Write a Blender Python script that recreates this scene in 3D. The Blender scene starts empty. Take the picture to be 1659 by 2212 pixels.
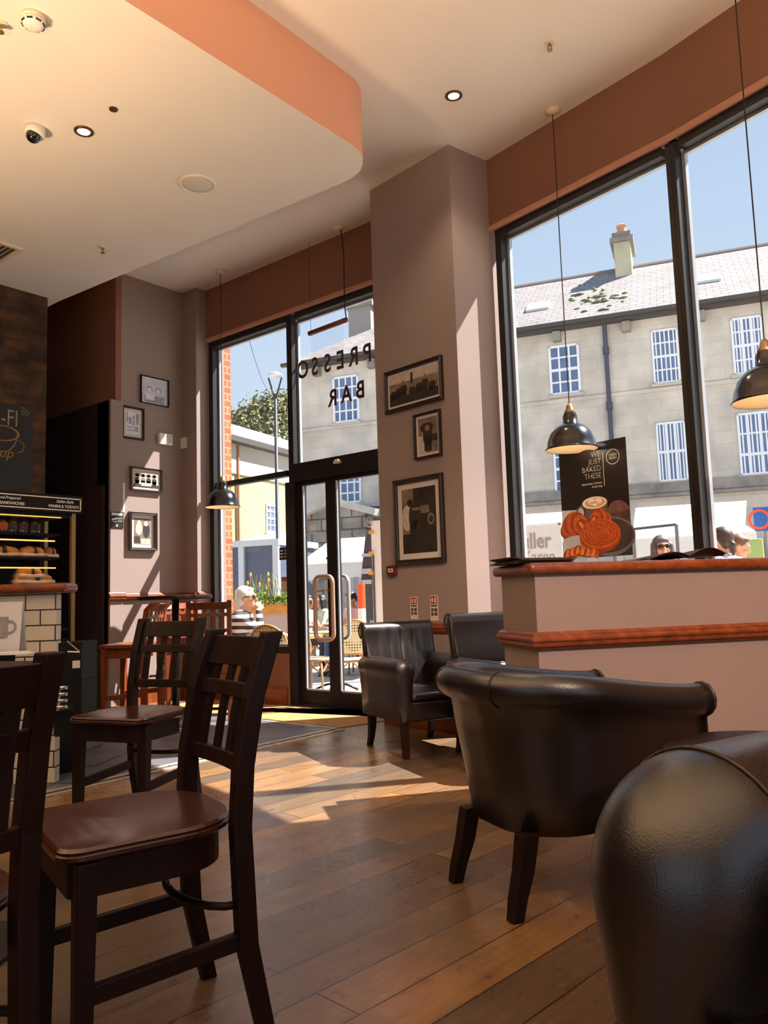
SUN_E, SKY_E, EXPO = 10.0, .66, .8
import bpy, math, random
from mathutils import Vector as Vec, Matrix
random.seed(7)
scene = bpy.context.scene
COL = scene.collection
PI = math.pi

# ------------------------------------------------------------------ camera survey
FPX, PITCH, ROLL, YAW, HC = 1702.0, 0.10514, -0.03181, 0.68127, 0.945
def _cam_axes():
    cy, sy, cp, sp = math.cos(YAW), math.sin(YAW), math.cos(PITCH), math.sin(PITCH)
    fw = Vec((-sy*cp, cy*cp, sp)); rt = Vec((cy, sy, 0)); up = rt.cross(fw)
    cr, sr = math.cos(ROLL), math.sin(ROLL)
    return rt*cr+up*sr, -rt*sr+up*cr, fw
RT, UP, FW = _cam_axes()
CAMP = Vec((0, 0, HC))
def ray(x, y): return RT*((x-829.5)/FPX) - UP*((y-1106)/FPX) + FW
def onz(x, y, z):
    d = ray(x, y); return CAMP + d*((z-HC)/d.z)
def onplane(x, y, P, n):
    d = ray(x, y); return CAMP + d*((Vec(P)-CAMP).dot(n)/d.dot(n))
def atd(x, y, dist):                       # point at a horizontal distance
    d = ray(x, y); return CAMP + d*(dist/math.hypot(d.x, d.y))

class Fr:                                  # a vertical reference plane: u along it, n towards the room
    def __init__(s, O, Q):
        s.O = Vec((O[0], O[1], 0)); d = Vec((Q[0]-O[0], Q[1]-O[1], 0)); s.L = d.length
        s.u = d.normalized(); s.n = Vec((s.u.y, -s.u.x, 0))
        if s.n.dot(CAMP - s.O) < 0: s.n = -s.n
        s.z = Vec((0, 0, 1))
    def p(s, a, h, d=0.0): return s.O + s.u*a + s.z*h + s.n*d
    def px(s, x, y, d=0.0):
        q = onplane(x, y, s.O + s.n*d, s.n) - s.O
        return q.dot(s.u), q.z

# ------------------------------------------------------------------ mesh builder
class MB:
    def __init__(s): s.v = []; s.f = []; s.m = []; s.mi = 0
    def add(s, vs, fs):
        b = len(s.v); s.v += [tuple(v) for v in vs]
        for f in fs: s.f.append([b+i for i in f]); s.m.append(s.mi)
        return s
    def hexa(s, q):                        # 8 points: bottom ring 0-3, top ring 4-7
        return s.add(q, [(0,3,2,1),(4,5,6,7),(0,1,5,4),(1,2,6,5),(2,3,7,6),(3,0,4,7)])
    def box(s, x0, x1, y0, y1, z0, z1):
        x0,x1=min(x0,x1),max(x0,x1); y0,y1=min(y0,y1),max(y0,y1); z0,z1=min(z0,z1),max(z0,z1)
        return s.hexa([(x0,y0,z0),(x1,y0,z0),(x1,y1,z0),(x0,y1,z0),(x0,y0,z1),(x1,y0,z1),(x1,y1,z1),(x0,y1,z1)])
    def fbox(s, fr, a0, a1, h0, h1, d0, d1):
        a0,a1=min(a0,a1),max(a0,a1); h0,h1=min(h0,h1),max(h0,h1); d0,d1=min(d0,d1),max(d0,d1)
        q=[fr.p(a0,h0,d0),fr.p(a1,h0,d0),fr.p(a1,h0,d1),fr.p(a0,h0,d1),fr.p(a0,h1,d0),fr.p(a1,h1,d0),fr.p(a1,h1,d1),fr.p(a0,h1,d1)]
        if fr.u.cross(fr.n).z < 0: q=[q[i] for i in (1,0,3,2,5,4,7,6)]
        return s.hexa(q)
    def obox(s, c, ax, ay, az):            # centre and three half axes
        c=Vec(c); ax=Vec(ax); ay=Vec(ay); az=Vec(az)
        if ax.cross(ay).dot(az) < 0: ax=-ax
        return s.hexa([c-ax-ay-az,c+ax-ay-az,c+ax+ay-az,c-ax+ay-az,c-ax-ay+az,c+ax-ay+az,c+ax+ay+az,c-ax+ay+az])
    def beam(s, a, b, w, t, side=None, w2=None, t2=None):   # rectangular bar from a to b
        a=Vec(a); b=Vec(b); d=(b-a).normalized()
        r=Vec(side) if side is not None else Vec((0,0,1)).cross(d)
        if r.length<1e-5: r=Vec((1,0,0))
        r=(r-d*r.dot(d)).normalized(); q=d.cross(r)
        w2=w if w2 is None else w2; t2=t if t2 is None else t2
        A=[a-r*w/2-q*t/2,a+r*w/2-q*t/2,a+r*w/2+q*t/2,a-r*w/2+q*t/2]
        B=[b-r*w2/2-q*t2/2,b+r*w2/2-q*t2/2,b+r*w2/2+q*t2/2,b-r*w2/2+q*t2/2]
        return s.hexa(A+B)
    def prism(s, poly, ext):
        n=len(poly); P=[Vec(p) for p in poly]; e=Vec(ext)
        nn=Vec((0,0,0))
        for i in range(n): nn+=P[i].cross(P[(i+1)%n])
        if nn.dot(e)<0: P=P[::-1]
        fs=[list(range(n))[::-1],[n+i for i in range(n)]]+[(i,(i+1)%n,n+(i+1)%n,n+i) for i in range(n)]
        return s.add(P+[p+e for p in P],fs)
    def poly(s, pts): return s.add(pts,[list(range(len(pts)))])
    def loft(s, rings, closed=True, caps=True):
        n=len(rings[0]); vs=[p for r in rings for p in r]; fs=[]
        for i in range(len(rings)-1):
            for j in range(n if closed else n-1):
                k=(j+1)%n; fs.append((i*n+j,i*n+k,(i+1)*n+k,(i+1)*n+j))
        if caps and closed:
            fs.append(list(range(n))[::-1]); fs.append([(len(rings)-1)*n+j for j in range(n)])
        return s.add(vs,fs)
    def tube(s, pts, r, n=8, loop=False, caps=True):
        P=[Vec(p) for p in pts]; m=len(P); R=r if isinstance(r,(list,tuple)) else [r]*m
        rings=[]; prev=None
        for i in range(m):
            if loop: t=P[(i+1)%m]-P[i-1]
            else: t=P[min(i+1,m-1)]-P[max(i-1,0)]
            t.normalize()
            if prev is None:
                a=Vec((0,0,1)) if abs(t.z)<.9 else Vec((1,0,0)); x=t.cross(a).normalized()
            else:
                x=prev-t*prev.dot(t)
                x=x.normalized() if x.length>1e-6 else t.orthogonal().normalized()
            prev=x; y=t.cross(x)
            rings.append([P[i]+(x*math.cos(2*PI*k/n)+y*math.sin(2*PI*k/n))*R[i] for k in range(n)])
        if loop: rings.append(rings[0])
        return s.loft(rings,True,caps and not loop)
    def lathe(s, c, prof, n=24, ax=(0,0,1), caps=True):
        c=Vec(c); z=Vec(ax).normalized(); x=z.orthogonal().normalized(); y=z.cross(x)
        rings=[[c+z*h+(x*math.cos(2*PI*k/n)+y*math.sin(2*PI*k/n))*max(r,1e-5) for k in range(n)] for r,h in prof]
        return s.loft(rings,True,caps)
    def ball(s, c, r, nu=16, nv=10, M=None):
        c=Vec(c); rx,ry,rz=(r,r,r) if not isinstance(r,(tuple,list)) else r
        rings=[]
        for i in range(nv+1):
            th=-PI/2+PI*i/nv; cr=max(math.cos(th),1e-4)
            ring=[Vec((rx*cr*math.cos(2*PI*k/nu),ry*cr*math.sin(2*PI*k/nu),rz*math.sin(th))) for k in range(nu)]
            rings.append([c+(M@p if M else p) for p in ring])
        return s.loft(rings,True,True)
    def cap(s, a, b, ra, rb, n=10):        # tapered capsule, for bodies
        a=Vec(a); b=Vec(b); s.ball(a,ra,n,6); s.ball(b,rb,n,6); return s.tube([a,b],[ra,rb],n)
    def grid(s, fn, nu, nv, cu=False):
        vs=[fn(i/nu,j/nv) for j in range(nv+1) for i in range(nu+(0 if cu else 1))]
        w=nu if cu else nu+1; fs=[]
        for j in range(nv):
            for i in range(nu):
                k=(i+1)%w if cu else i+1
                fs.append((j*w+i,j*w+k,(j+1)*w+k,(j+1)*w+i))
        return s.add(vs,fs)
    def disc(s, c, ux, uy, ra, rb, n=24, a0=0, a1=2*PI):
        c=Vec(c); ux=Vec(ux); uy=Vec(uy)
        full=abs(a1-a0-2*PI)<1e-6
        return s.poly([c+ux*ra*math.cos(a0+(a1-a0)*k/(n if full else n-1))+uy*rb*math.sin(a0+(a1-a0)*k/(n if full else n-1)) for k in range(n)])
    def ringflat(s, c, ux, uy, r0, r1, n=28):
        c=Vec(c); ux=Vec(ux); uy=Vec(uy)
        rg=[[c+(ux*math.cos(2*PI*k/n)+uy*math.sin(2*PI*k/n))*r for k in range(n)] for r in (r0,r1)]
        return s.loft(rg,True,False)
    def text(s, txt, c, ux, uy, size, align='CENTER', shear=0.0, weight=0.0, sx=1.0, depth=0.0):
        cu=bpy.data.curves.new('t','FONT'); cu.body=txt; cu.size=size; cu.align_x=align; cu.align_y='CENTER'
        cu.shear=shear; cu.offset=weight; cu.resolution_u=3; cu.extrude=0
        ob=bpy.data.objects.new('t',cu); COL.objects.link(ob)
        dg=bpy.context.evaluated_depsgraph_get(); me=ob.evaluated_get(dg).to_mesh()
        c=Vec(c); ux=Vec(ux); uy=Vec(uy)
        s.add([c+ux*v.co.x*sx+uy*v.co.y for v in me.vertices],[list(p.vertices) for p in me.polygons])
        ob.evaluated_get(dg).to_mesh_clear(); bpy.data.objects.remove(ob); bpy.data.curves.remove(cu)
        return s
    def build(s, name, mats, parent=None, smooth=False, bevel=0.0, local=False, remesh=0.0, sub=0, seg=2, recenter=True):
        me=bpy.data.meshes.new(name)
        if not isinstance(mats,(list,tuple)): mats=[mats]
        vs=[Vec(v) for v in s.v]; loc=Vec((0,0,0))
        if parent is not None and not local:
            W=WORLD[root_of(parent)].inverted(); vs=[W@v for v in vs]
        elif parent is None and recenter and vs:
            xs=[v.x for v in vs]; ys=[v.y for v in vs]; zs=[v.z for v in vs]
            loc=Vec(((min(xs)+max(xs))/2,(min(ys)+max(ys))/2,min(zs))); vs=[v-loc for v in vs]
        me.from_pydata([tuple(v) for v in vs],[],s.f)
        for m in mats: me.materials.append(m)
        for p,mi in zip(me.polygons,s.m): p.material_index=mi; p.use_smooth=smooth
        me.update()
        o=bpy.data.objects.new(name,me); COL.objects.link(o); o.location=loc
        if parent is not None: o.parent=parent
        WORLD[o]=Matrix.Translation(loc) if parent is None else None
        if remesh:
            r=o.modifiers.new('r','REMESH'); r.mode='VOXEL'; r.voxel_size=remesh; r.use_smooth_shade=True
            sm=o.modifiers.new('s','SMOOTH'); sm.factor=.5; sm.iterations=3
            bake(o,mats)
        if bevel:
            b=o.modifiers.new('b','BEVEL'); b.width=bevel; b.segments=seg; b.limit_method='ANGLE'; b.angle_limit=math.radians(40); b.harden_normals=False
        if sub:
            q=o.modifiers.new('u','SUBSURF'); q.levels=sub; q.render_levels=sub
        return o
def bake(o, mats):
    dg=bpy.context.evaluated_depsgraph_get(); dg.update()
    me=bpy.data.meshes.new_from_object(o.evaluated_get(dg)); o.modifiers.clear(); old=o.data; o.data=me
    bpy.data.meshes.remove(old)
    if not me.materials:
        for m in mats: me.materials.append(m)
    for p in me.polygons: p.use_smooth=True
WORLD={}
def root_of(o):
    while o.parent is not None: o=o.parent
    return o
def tag(o, label=None, cat=None, group=None, kind=None):
    if label: o['label']=label
    if cat: o['category']=cat
    if group: o['group']=group
    if kind: o['kind']=kind
    return o
def thing(name, label, cat, loc=(0,0,0), rz=0.0, group=None, kind=None):
    o=bpy.data.objects.new(name,None); COL.objects.link(o); o.empty_display_size=.05
    o.location=loc; o.rotation_euler=(0,0,rz)
    WORLD[o]=Matrix.Translation(Vec(loc))@Matrix.Rotation(rz,4,'Z')
    return tag(o,label,cat,group,kind)
def struct(name, mb, m, parent=None, label=None, **k):
    o=mb.build(name,m,parent,**k)
    if parent is None: o['kind']='structure'
    if label: o['label']=label
    return o
def dup(root, loc, rz, label=None, group=None):
    r=root.copy(); COL.objects.link(r); r.location=loc; r.rotation_euler=(0,0,rz)
    WORLD[r]=Matrix.Translation(Vec(loc))@Matrix.Rotation(rz,4,'Z')
    if label: r['label']=label
    if group: r['group']=group
    def rec(a,b):
        for ch in [c for c in bpy.data.objects if c.parent is a]:
            c=ch.copy(); COL.objects.link(c); c.parent=b; rec(ch,c)
    rec(root,r)
    return r
def face_rot(fx, fy):                      # local -Y is a thing's front
    return math.atan2(fx,-fy)

# ------------------------------------------------------------------ materials
def lin(c):
    out=[]
    for v in c:
        v=v/255.0; out.append(v/12.92 if v<=.04045 else ((v+.055)/1.055)**2.4)
    return (*out,1.0)
class NT:
    def __init__(s,name):
        s.m=bpy.data.materials.new(name); s.m.use_nodes=True; s.t=s.m.node_tree; s.t.nodes.clear()
        s.out=s.n('ShaderNodeOutputMaterial'); s.b=s.n('ShaderNodeBsdfPrincipled'); s.l(s.b,'BSDF',s.out,'Surface')
    def n(s,t,**k):
        x=s.t.nodes.new(t)
        for a,b in k.items(): setattr(x,a,b)
        return x
    def l(s,a,ao,b,bi): s.t.links.new(a.outputs[ao],b.inputs[bi])
    def coord(s,kind='Object',scale=(1,1,1),rot=(0,0,0),loc=(0,0,0)):
        c=s.n('ShaderNodeTexCoord'); mp=s.n('ShaderNodeMapping')
        mp.inputs['Scale'].default_value=scale; mp.inputs['Rotation'].default_value=rot; mp.inputs['Location'].default_value=loc
        s.l(c,kind,mp,'Vector'); return mp
    def noise(s,mp,scale,detail=4,rough=.55,dist=0):
        x=s.n('ShaderNodeTexNoise'); x.inputs['Scale'].default_value=scale; x.inputs['Detail'].default_value=detail
        x.inputs['Roughness'].default_value=rough; x.inputs['Distortion'].default_value=dist; s.l(mp,'Vector',x,'Vector'); return x
    def ramp(s,src,out,stops):
        r=s.n('ShaderNodeValToRGB'); s.l(src,out,r,'Fac'); e=r.color_ramp.elements
        while len(e)<len(stops): e.new(.5)
        for el,(p,c) in zip(e,stops): el.position=p; el.color=c
        return r
    def mix(s,a,ao,b,bo,fac=None,fo=None,f=.5,mode='MIX'):
        x=s.n('ShaderNodeMixRGB',blend_type=mode); x.inputs['Fac'].default_value=f
        if a is not None: s.l(a,ao,x,'Color1')
        if b is not None: s.l(b,bo,x,'Color2')
        if fac is not None: s.l(fac,fo,x,'Fac')
        return x
    def bump(s,src,out,strength,dist=.01):
        b=s.n('ShaderNodeBump'); b.inputs['Strength'].default_value=strength; b.inputs['Distance'].default_value=dist
        s.l(src,out,b,'Height'); s.l(b,'Normal',s.b,'Normal'); return b
    def set(s,**k):
        for a,v in k.items(): s.b.inputs[a.replace('_',' ')].default_value=v
        return s
MATS={}
def mat(name, col, rough=.5, metal=0.0, var=0.0, vs=6.0, bump=0.0, bs=60.0, spec=.5, coat=0.0, emit=0.0, stretch=(1,1,1), bdist=.004):
    if name in MATS: return MATS[name]
    t=NT(name); c=lin(col)
    t.set(Base_Color=c,Roughness=rough,Metallic=metal); t.b.inputs['Specular IOR Level'].default_value=spec
    if coat: t.b.inputs['Coat Weight'].default_value=coat; t.b.inputs['Coat Roughness'].default_value=.15
    if emit: t.b.inputs['Emission Color'].default_value=c; t.b.inputs['Emission Strength'].default_value=emit
    if var or bump:
        mp=t.coord('Object',stretch)
        if var:
            nz=t.noise(mp,vs,5)
            d=tuple(max(0,x*(1-var)) for x in c[:3])+(1,); u=tuple(min(1,x*(1+var)) for x in c[:3])+(1,)
            r=t.ramp(nz,'Fac',[(.3,d),(.7,u)]); t.l(r,'Color',t.b,'Base Color')
        if bump:
            n2=t.noise(mp,bs,3); t.bump(n2,'Fac',bump,bdist)
    MATS[name]=t.m; return t.m
def wood(name, dark, light, rough=.35, scale=1.0, axis='Z', coat=0.2, spec=.5):
    t=NT(name); st={'X':(1.5,14,14),'Y':(14,1.5,14),'Z':(14,14,1.5)}[axis]
    mp=t.coord('Object',tuple(x*scale for x in st)); a=t.noise(mp,1.6,6,.6,.8)
    r=t.ramp(a,'Fac',[(.28,lin(dark)),(.72,lin(light))]); t.l(r,'Color',t.b,'Base Color')
    t.set(Roughness=rough); t.b.inputs['Coat Weight'].default_value=coat; t.b.inputs['Coat Roughness'].default_value=.2; t.b.inputs['Specular IOR Level'].default_value=spec
    t.bump(a,'Fac',.08,.003); MATS[name]=t.m; return t.m
def brickm(name, c1, c2, mortar, bw, bh, ms=.012, rough=.8, u=(1,0,0), off=.5, bumpk=.5, noisek=.35, ns=3.0, spec=.3):
    """brick/tile pattern laid out on a vertical face that runs along u"""
    t=NT(name); g=t.n('ShaderNodeNewGeometry')
    d=t.n('ShaderNodeVectorMath',operation='DOT_PRODUCT'); d.inputs[1].default_value=(u[0],u[1],0); t.l(g,'Position',d,0)
    sp=t.n('ShaderNodeSeparateXYZ'); t.l(g,'Position',sp,'Vector')
    cb=t.n('ShaderNodeCombineXYZ'); t.l(d,'Value',cb,'X'); t.l(sp,'Z',cb,'Y')
    b=t.n('ShaderNodeTexBrick',offset=off,squash=1.0); t.l(cb,'Vector',b,'Vector')
    b.inputs['Scale'].default_value=1; b.inputs['Brick Width'].default_value=bw; b.inputs['Row Height'].default_value=bh
    b.inputs['Mortar Size'].default_value=ms; b.inputs['Mortar Smooth'].default_value=.2; b.inputs['Bias'].default_value=0
    b.inputs['Color1'].default_value=lin(c1); b.inputs['Color2'].default_value=lin(c2); b.inputs['Mortar'].default_value=lin(mortar)
    nz=t.n('ShaderNodeTexNoise'); nz.inputs['Scale'].default_value=ns; nz.inputs['Detail'].default_value=6; t.l(g,'Position',nz,'Vector')
    r=t.ramp(nz,'Fac',[(.3,(1-noisek,1-noisek,1-noisek,1)),(.7,(1+noisek*.3,)*3+(1,))])
    m=t.mix(b,'Color',r,'Color',f=1.0,mode='MULTIPLY'); t.l(m,'Color',t.b,'Base Color')
    t.set(Roughness=rough); t.b.inputs['Specular IOR Level'].default_value=spec
    inv=t.n('ShaderNodeMath',operation='SUBTRACT'); inv.inputs[0].default_value=1; t.l(b,'Fac',inv,1)
    t.bump(inv,'Value',bumpk,.01); MATS[name]=t.m; return t.m
def glassm(name, tint=(1,1,1,1), gloss=.06):
    t=NT(name); tr=t.n('ShaderNodeBsdfTransparent'); tr.inputs['Color'].default_value=tint
    gl=t.n('ShaderNodeBsdfGlossy'); gl.inputs['Roughness'].default_value=.02
    lw=t.n('ShaderNodeLayerWeight'); lw.inputs['Blend'].default_value=.5
    pw=t.n('ShaderNodeMath',operation='POWER'); t.l(lw,'Facing',pw,0); pw.inputs[1].default_value=4
    mt=t.n('ShaderNodeMath',operation='MULTIPLY_ADD'); t.l(pw,'Value',mt,0); mt.inputs[1].default_value=gloss*5; mt.inputs[2].default_value=.012
    mx=t.n('ShaderNodeMixShader'); t.l(mt,'Value',mx,'Fac'); t.l(tr,'BSDF',mx,1); t.l(gl,'BSDF',mx,2)
    t.l(mx,'Shader',t.out,'Surface'); MATS[name]=t.m; return t.m

def spot(name,loc,e,size,col,rad=.03,blend=.6,rot=(0,0,0)):
    l=bpy.data.lights.new(name,'SPOT'); l.energy=e; l.spot_size=size; l.spot_blend=blend; l.color=col; l.shadow_soft_size=rad
    o=bpy.data.objects.new(name,l); COL.objects.link(o); o.location=loc; o.rotation_euler=rot; return o
def point(name,loc,e,col,rad=.1):
    l=bpy.data.lights.new(name,'POINT'); l.energy=e; l.color=col; l.shadow_soft_size=rad
    o=bpy.data.objects.new(name,l); COL.objects.link(o); o.location=loc; return o
# ------------------------------------------------------------------ palette
PAINT = mat('lilac wall paint', (146,128,121), .75, var=.04, vs=1.5, bump=.05, bs=200)
PAINT_D = mat('brown wall paint', (134,92,70), .75, var=.05, vs=1.5, bump=.05, bs=200)
PAINT_X = mat('dark plum partition paint', (48,30,26), .7, var=.08)
CEIL = mat('ceiling paint', (226,220,212), .85, var=.02, vs=2)
PINK = mat('salmon bulkhead paint', (218,160,132), .8)
BLACK = mat('black powder coated metal', (22,18,17), .45)
ALU = mat('silver outer window strip', (170,178,186), .4, metal=.3)
MAHOG = wood('varnished red brown wood', (92,42,18), (150,76,34), .32, 1, 'X')
MAHOGZ = wood('varnished red brown upright wood', (92,42,18), (150,76,34), .32, 1, 'Z')
DARKW = wood('dark stained chair wood', (20,8,4), (36,15,9), .5, 1, 'Z', .0, .28)
SEATW = wood('dark red saddle seat wood', (46,20,14), (72,34,25), .27, 1, 'Y', .3)
LEATH = mat('black worn leather', (24,20,19), .29, var=.15, vs=5, bump=.3, bs=300, spec=1.0, bdist=.002)
LEATHP = mat('leather piping', (40,31,26), .3)
ORLEA = mat('tan orange leather', (200,92,40), .45, var=.1)
WHITE = mat('white plastic', (226,222,214), .4)
CREAM = mat('cream ceiling fitting', (222,205,178), .5)
GLASS = glassm('window pane glass')
CHROME = mat('brushed steel', (190,188,184), .25, metal=1.0)
BRASS = mat('aged brass', (150,126,84), .4, metal=.6)
FRAMEB = mat('dark picture frame', (40,28,22), .4)
MOUNT = mat('cream picture mount', (206,196,188), .8)
SLATE = None

YL, XW, ZC, ZS = 4.995, -6.56, 4.135, 3.68
FL = Fr((XW, YL), (-3.6, YL))
FP = Fr((XW, 3.9), (XW, 5.0))
A_, B_, C_ = (-3.768, 4.596), (-2.935, 4.484), (-2.848, 4.845)
FC = Fr(A_, B_); FC2 = Fr(B_, C_)
FAC = [(-2.85,4.85), (-1.436,4.565), (-.80,4.37), (.30,4.03), (1.45,3.35), (2.25,2.4), (2.65,1.2), (2.65,-.6), (2.65,-2.4)]
FR = [Fr(FAC[i], FAC[i+1]) for i in range(len(FAC)-1)]
FR1, FR2 = FR[0], FR[1]
PL = Vec((-1.712, 3.166, 0)); HD = Vec((.61,.79,0)).normalized(); HE = Vec((-HD.y, HD.x, 0))
FH = Fr(PL, PL+HD*1.55); FHE = Fr(PL, PL+HE*.40)
FHE.n = -HD

# ------------------------------------------------------------------ floor
def floor_mat():
    t=NT('worn plank floor')
    mp=t.coord('Object',(1,1,1),(0,0,PLANK_ROT))
    b=t.n('ShaderNodeTexBrick',offset=.37); t.l(mp,'Vector',b,'Vector')
    for k,v in (('Scale',1),('Brick Width',1.5),('Row Height',.15),('Mortar Size',.0025),('Mortar Smooth',.1)): b.inputs[k].default_value=v
    b.inputs['Color1'].default_value=lin((158,120,78)); b.inputs['Color2'].default_value=lin((92,78,66)); b.inputs['Mortar'].default_value=lin((60,40,28))
    m2=t.coord('Object',(1,1,1),(0,0,PLANK_ROT)); s2=t.n('ShaderNodeMapping'); s2.inputs['Scale'].default_value=(1.2,16,1); t.l(m2,'Vector',s2,'Vector')
    g=t.noise(s2,2.2,7,.65,.6); gr=t.ramp(g,'Fac',[(.25,(.62,.58,.55,1)),(.75,(1.1,1.08,1.05,1))])
    m=t.mix(b,'Color',gr,'Color',f=1,mode='MULTIPLY')
    w=t.noise(mp,2.0,9,.7); wr=t.ramp(w,'Fac',[(.42,(0,0,0,1)),(.62,(1,1,1,1))])
    wm=t.mix(m,'Color',None,None,wr,'Color'); wm.inputs['Color2'].default_value=lin((84,74,64))
    t.t.links.remove(wm.inputs['Fac'].links[0]); sc=t.n('ShaderNodeMath',operation='MULTIPLY'); sc.inputs[1].default_value=.55
    t.l(wr,'Color',sc,0); t.l(sc,'Value',wm,'Fac')
    sp=t.noise(mp,22,6,.7); spr=t.ramp(sp,'Fac',[(.33,(.45,.4,.36,1)),(.4,(1,1,1,1))])
    fm=t.mix(wm,'Color',spr,'Color',f=.8,mode='MULTIPLY'); t.l(fm,'Color',t.b,'Base Color')
    rr=t.ramp(w,'Fac',[(.3,(.20,)*3+(1,)),(.7,(.42,)*3+(1,))]); t.l(rr,'Color',t.b,'Roughness')
    t.b.inputs['Specular IOR Level'].default_value=.7
    bm=t.mix(sp,'Fac',b,'Fac',f=.3); t.bump(bm,'Color',.25,.004); return t.m
pa, pb = onz(900,2200,0), onz(1300,1960,0)
PLANK_ROT = -math.atan2((pb-pa).y,(pb-pa).x)
_fp=[(-9.6,-5),(2.9,-5),(2.9,1.25)]+[(f.O+f.u*f.L-f.n*.2).to_tuple()[:2] for f in FR[4::-1]]+[(-2.84,5.05),(-2.84,YL+.22),(-9.6,YL+.22)]
struct('floor', MB().prism([(x,y,-.12) for x,y in _fp],(0,0,.12)), floor_mat())
def slate_mat():
    t=NT('grey slate tiles'); mp=t.coord('Object',(1,1,1),(0,0,-.55))
    b=t.n('ShaderNodeTexBrick',offset=.5); t.l(mp,'Vector',b,'Vector')
    for k,v in (('Scale',1),('Brick Width',.62),('Row Height',.42),('Mortar Size',.008),('Mortar Smooth',.1)): b.inputs[k].default_value=v
    b.inputs['Color1'].default_value=lin((104,106,112)); b.inputs['Color2'].default_value=lin((90,92,98)); b.inputs['Mortar'].default_value=lin((34,32,32))
    w=t.noise(mp,3,7,.65); r=t.ramp(w,'Fac',[(.3,(.75,.75,.75,1)),(.7,(1.1,1.1,1.1,1))])
    m=t.mix(b,'Color',r,'Color',f=1,mode='MULTIPLY'); t.l(m,'Color',t.b,'Base Color')
    t.set(Roughness=.42); t.bump(b,'Fac',-.3,.004); return t.m
SLATE = slate_mat()
T1=onz(728,1575,0); T2=onz(210,1690,0); T3=onz(565,1557,0); T4=onz(786,1566,0)
e12=(T2-T1).normalized(); e13=(T3-T1).normalized(); e14=(T4-T1).normalized()
far2=T1+e12*5.2; k=(-6.5-T1.x)/e13.x; far3=T1+e13*k
struct('floor_tiles', MB().prism([(T1.x,T1.y,.0),(far2.x,far2.y,.0),(-9.4,far2.y,.0),(-9.4,4.03,0),(-6.5,4.03,0),(far3.x,far3.y,.0)],(0,0,.003)), SLATE)
STRIP=mat('pale mosaic border strip',(176,168,156),.45,var=.25,vs=40)
bs=MB()
for P,e,L,off in ((T1,e12,5.2,.06),(T1,e12,5.2,-.02)):
    s=Vec((-e.y,e.x,0)); q=P+s*off; bs.beam(q+Vec((0,0,.0035)),q+e*L+Vec((0,0,.0035)),.028,.006)
bs.beam(T1+Vec((0,0,.0035)),T1+e13*k+Vec((0,0,.0035)),.03,.006)
struct('trim_1', bs, STRIP)
COIR=mat('tan entrance mat',(176,132,84),.95,var=.15,vs=60,bump=.6,bs=300)
far4=T1+e14*1.1
tag(MB().prism([(T1.x,T1.y+.04,0),(far3.x+.3,far3.y+.05,0),(far3.x+.3,YL-.12,0),(far4.x,YL-.12,0),(far4.x,far4.y+.04,0)],(0,0,.008)).build('entrance_mat',COIR),
    'tan coir entrance mat on the floor inside the glazed door','mat')

# ------------------------------------------------------------------ ceiling
_cp=[(-9.6,-5),(2.9,-5),(2.9,1.25)]+[(f.O+f.u*f.L-f.n*.24).to_tuple()[:2] for f in FR[4::-1]]+[(-2.84,5.1),(-2.84,5.25),(-9.6,5.25)]
struct('ceiling', MB().prism([(x,y,ZC) for x,y in _cp],(0,0,.12)), CEIL)
sx, cy1 = -2.955, 3.76
fe0=Vec((XW,3.53,0)); fe1=Vec((sx,cy1,0)); fd=(fe1-fe0).normalized()
sp_=[(-9.4,-4.9),(sx,-4.9)]
R_=.30; c0=Vec((sx-R_,cy1-R_-.02,0))
for i in range(9):
    a=(PI/2+.06)*i/8; sp_.append((c0.x+R_*math.cos(a),c0.y+R_*math.sin(a)))
sp_+=[(XW,3.53),(-9.4,3.53)]
so=MB(); n=len(sp_)
so.poly([(x,y,ZS) for x,y in sp_][::-1]); so.mi=1
for i in range(n):
    a,b=sp_[i],sp_[(i+1)%n]; so.poly([(a[0],a[1],ZS),(b[0],b[1],ZS),(b[0],b[1],ZC),(a[0],a[1],ZC)])
o=struct('ceiling_soffit', so, [CEIL,PINK])

# ------------------------------------------------------------------ walls
ax=lambda X: X-XW
w=MB()
w.fbox(FL,.2,3.0,3.6,ZC,-.24,0)                                   # header over glazing and door
w.fbox(FL,.0,ax(-5.2),0,.45,-.24,0)                               # low wall under the fixed window
struct('wall_front', w, [PAINT_D])
bd=MB(); bd.tube([FL.p(.24,3.6,.0),FL.p(2.98,3.6,.0)],.022,8)
struct('trim_2', bd, mat('rounded plaster bead',(196,140,112),.6))
struct('wall_pier', MB().box(XW,-6.335,4.87,5.23,0,ZC), PAINT)
struct('wall_picture', MB().box(XW-.2,XW,4.16,4.9,0,ZC), PAINT)
struct('wall_pilaster', MB().box(XW-.2,XW+.03,4.035,4.165,0,2.86), PAINT)
struct('wall_recess', MB().box(-9.4,XW-.001,4.10,4.35,2.86,ZC), PAINT_D)
struct('wall_partition', MB().box(-9.4,XW-.001,4.035,4.30,0,2.86), PAINT_X)
BRICKD=brickm('old brown brick wall',(98,62,38),(58,40,30),(70,58,46),.225,.075,.012,.85,(0,1,0),noisek=.7,ns=5)
struct('wall_left', MB().box(XW-.25,XW,-4.9,3.42,0,ZC), BRICKD)
struct('wall_alcove', MB().box(-9.6,-9.4,-4.9,4.4,0,ZC), PAINT_X)
fbk=Fr((-2.2,-4.9),(2.65,-4.9)); w=MB(); w.box(-9.6,-2.2,-5.1,-4.9,0,ZC); w.fbox(fbk,0,5.1,3.6,ZC,-.2,0); w.fbox(fbk,0,5.1,0,.5,-.2,0); w.fbox(fbk,2.2,2.5,.5,3.6,-.2,0); w.fbox(fbk,4.7,5.1,.5,3.6,-.2,0)
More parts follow.
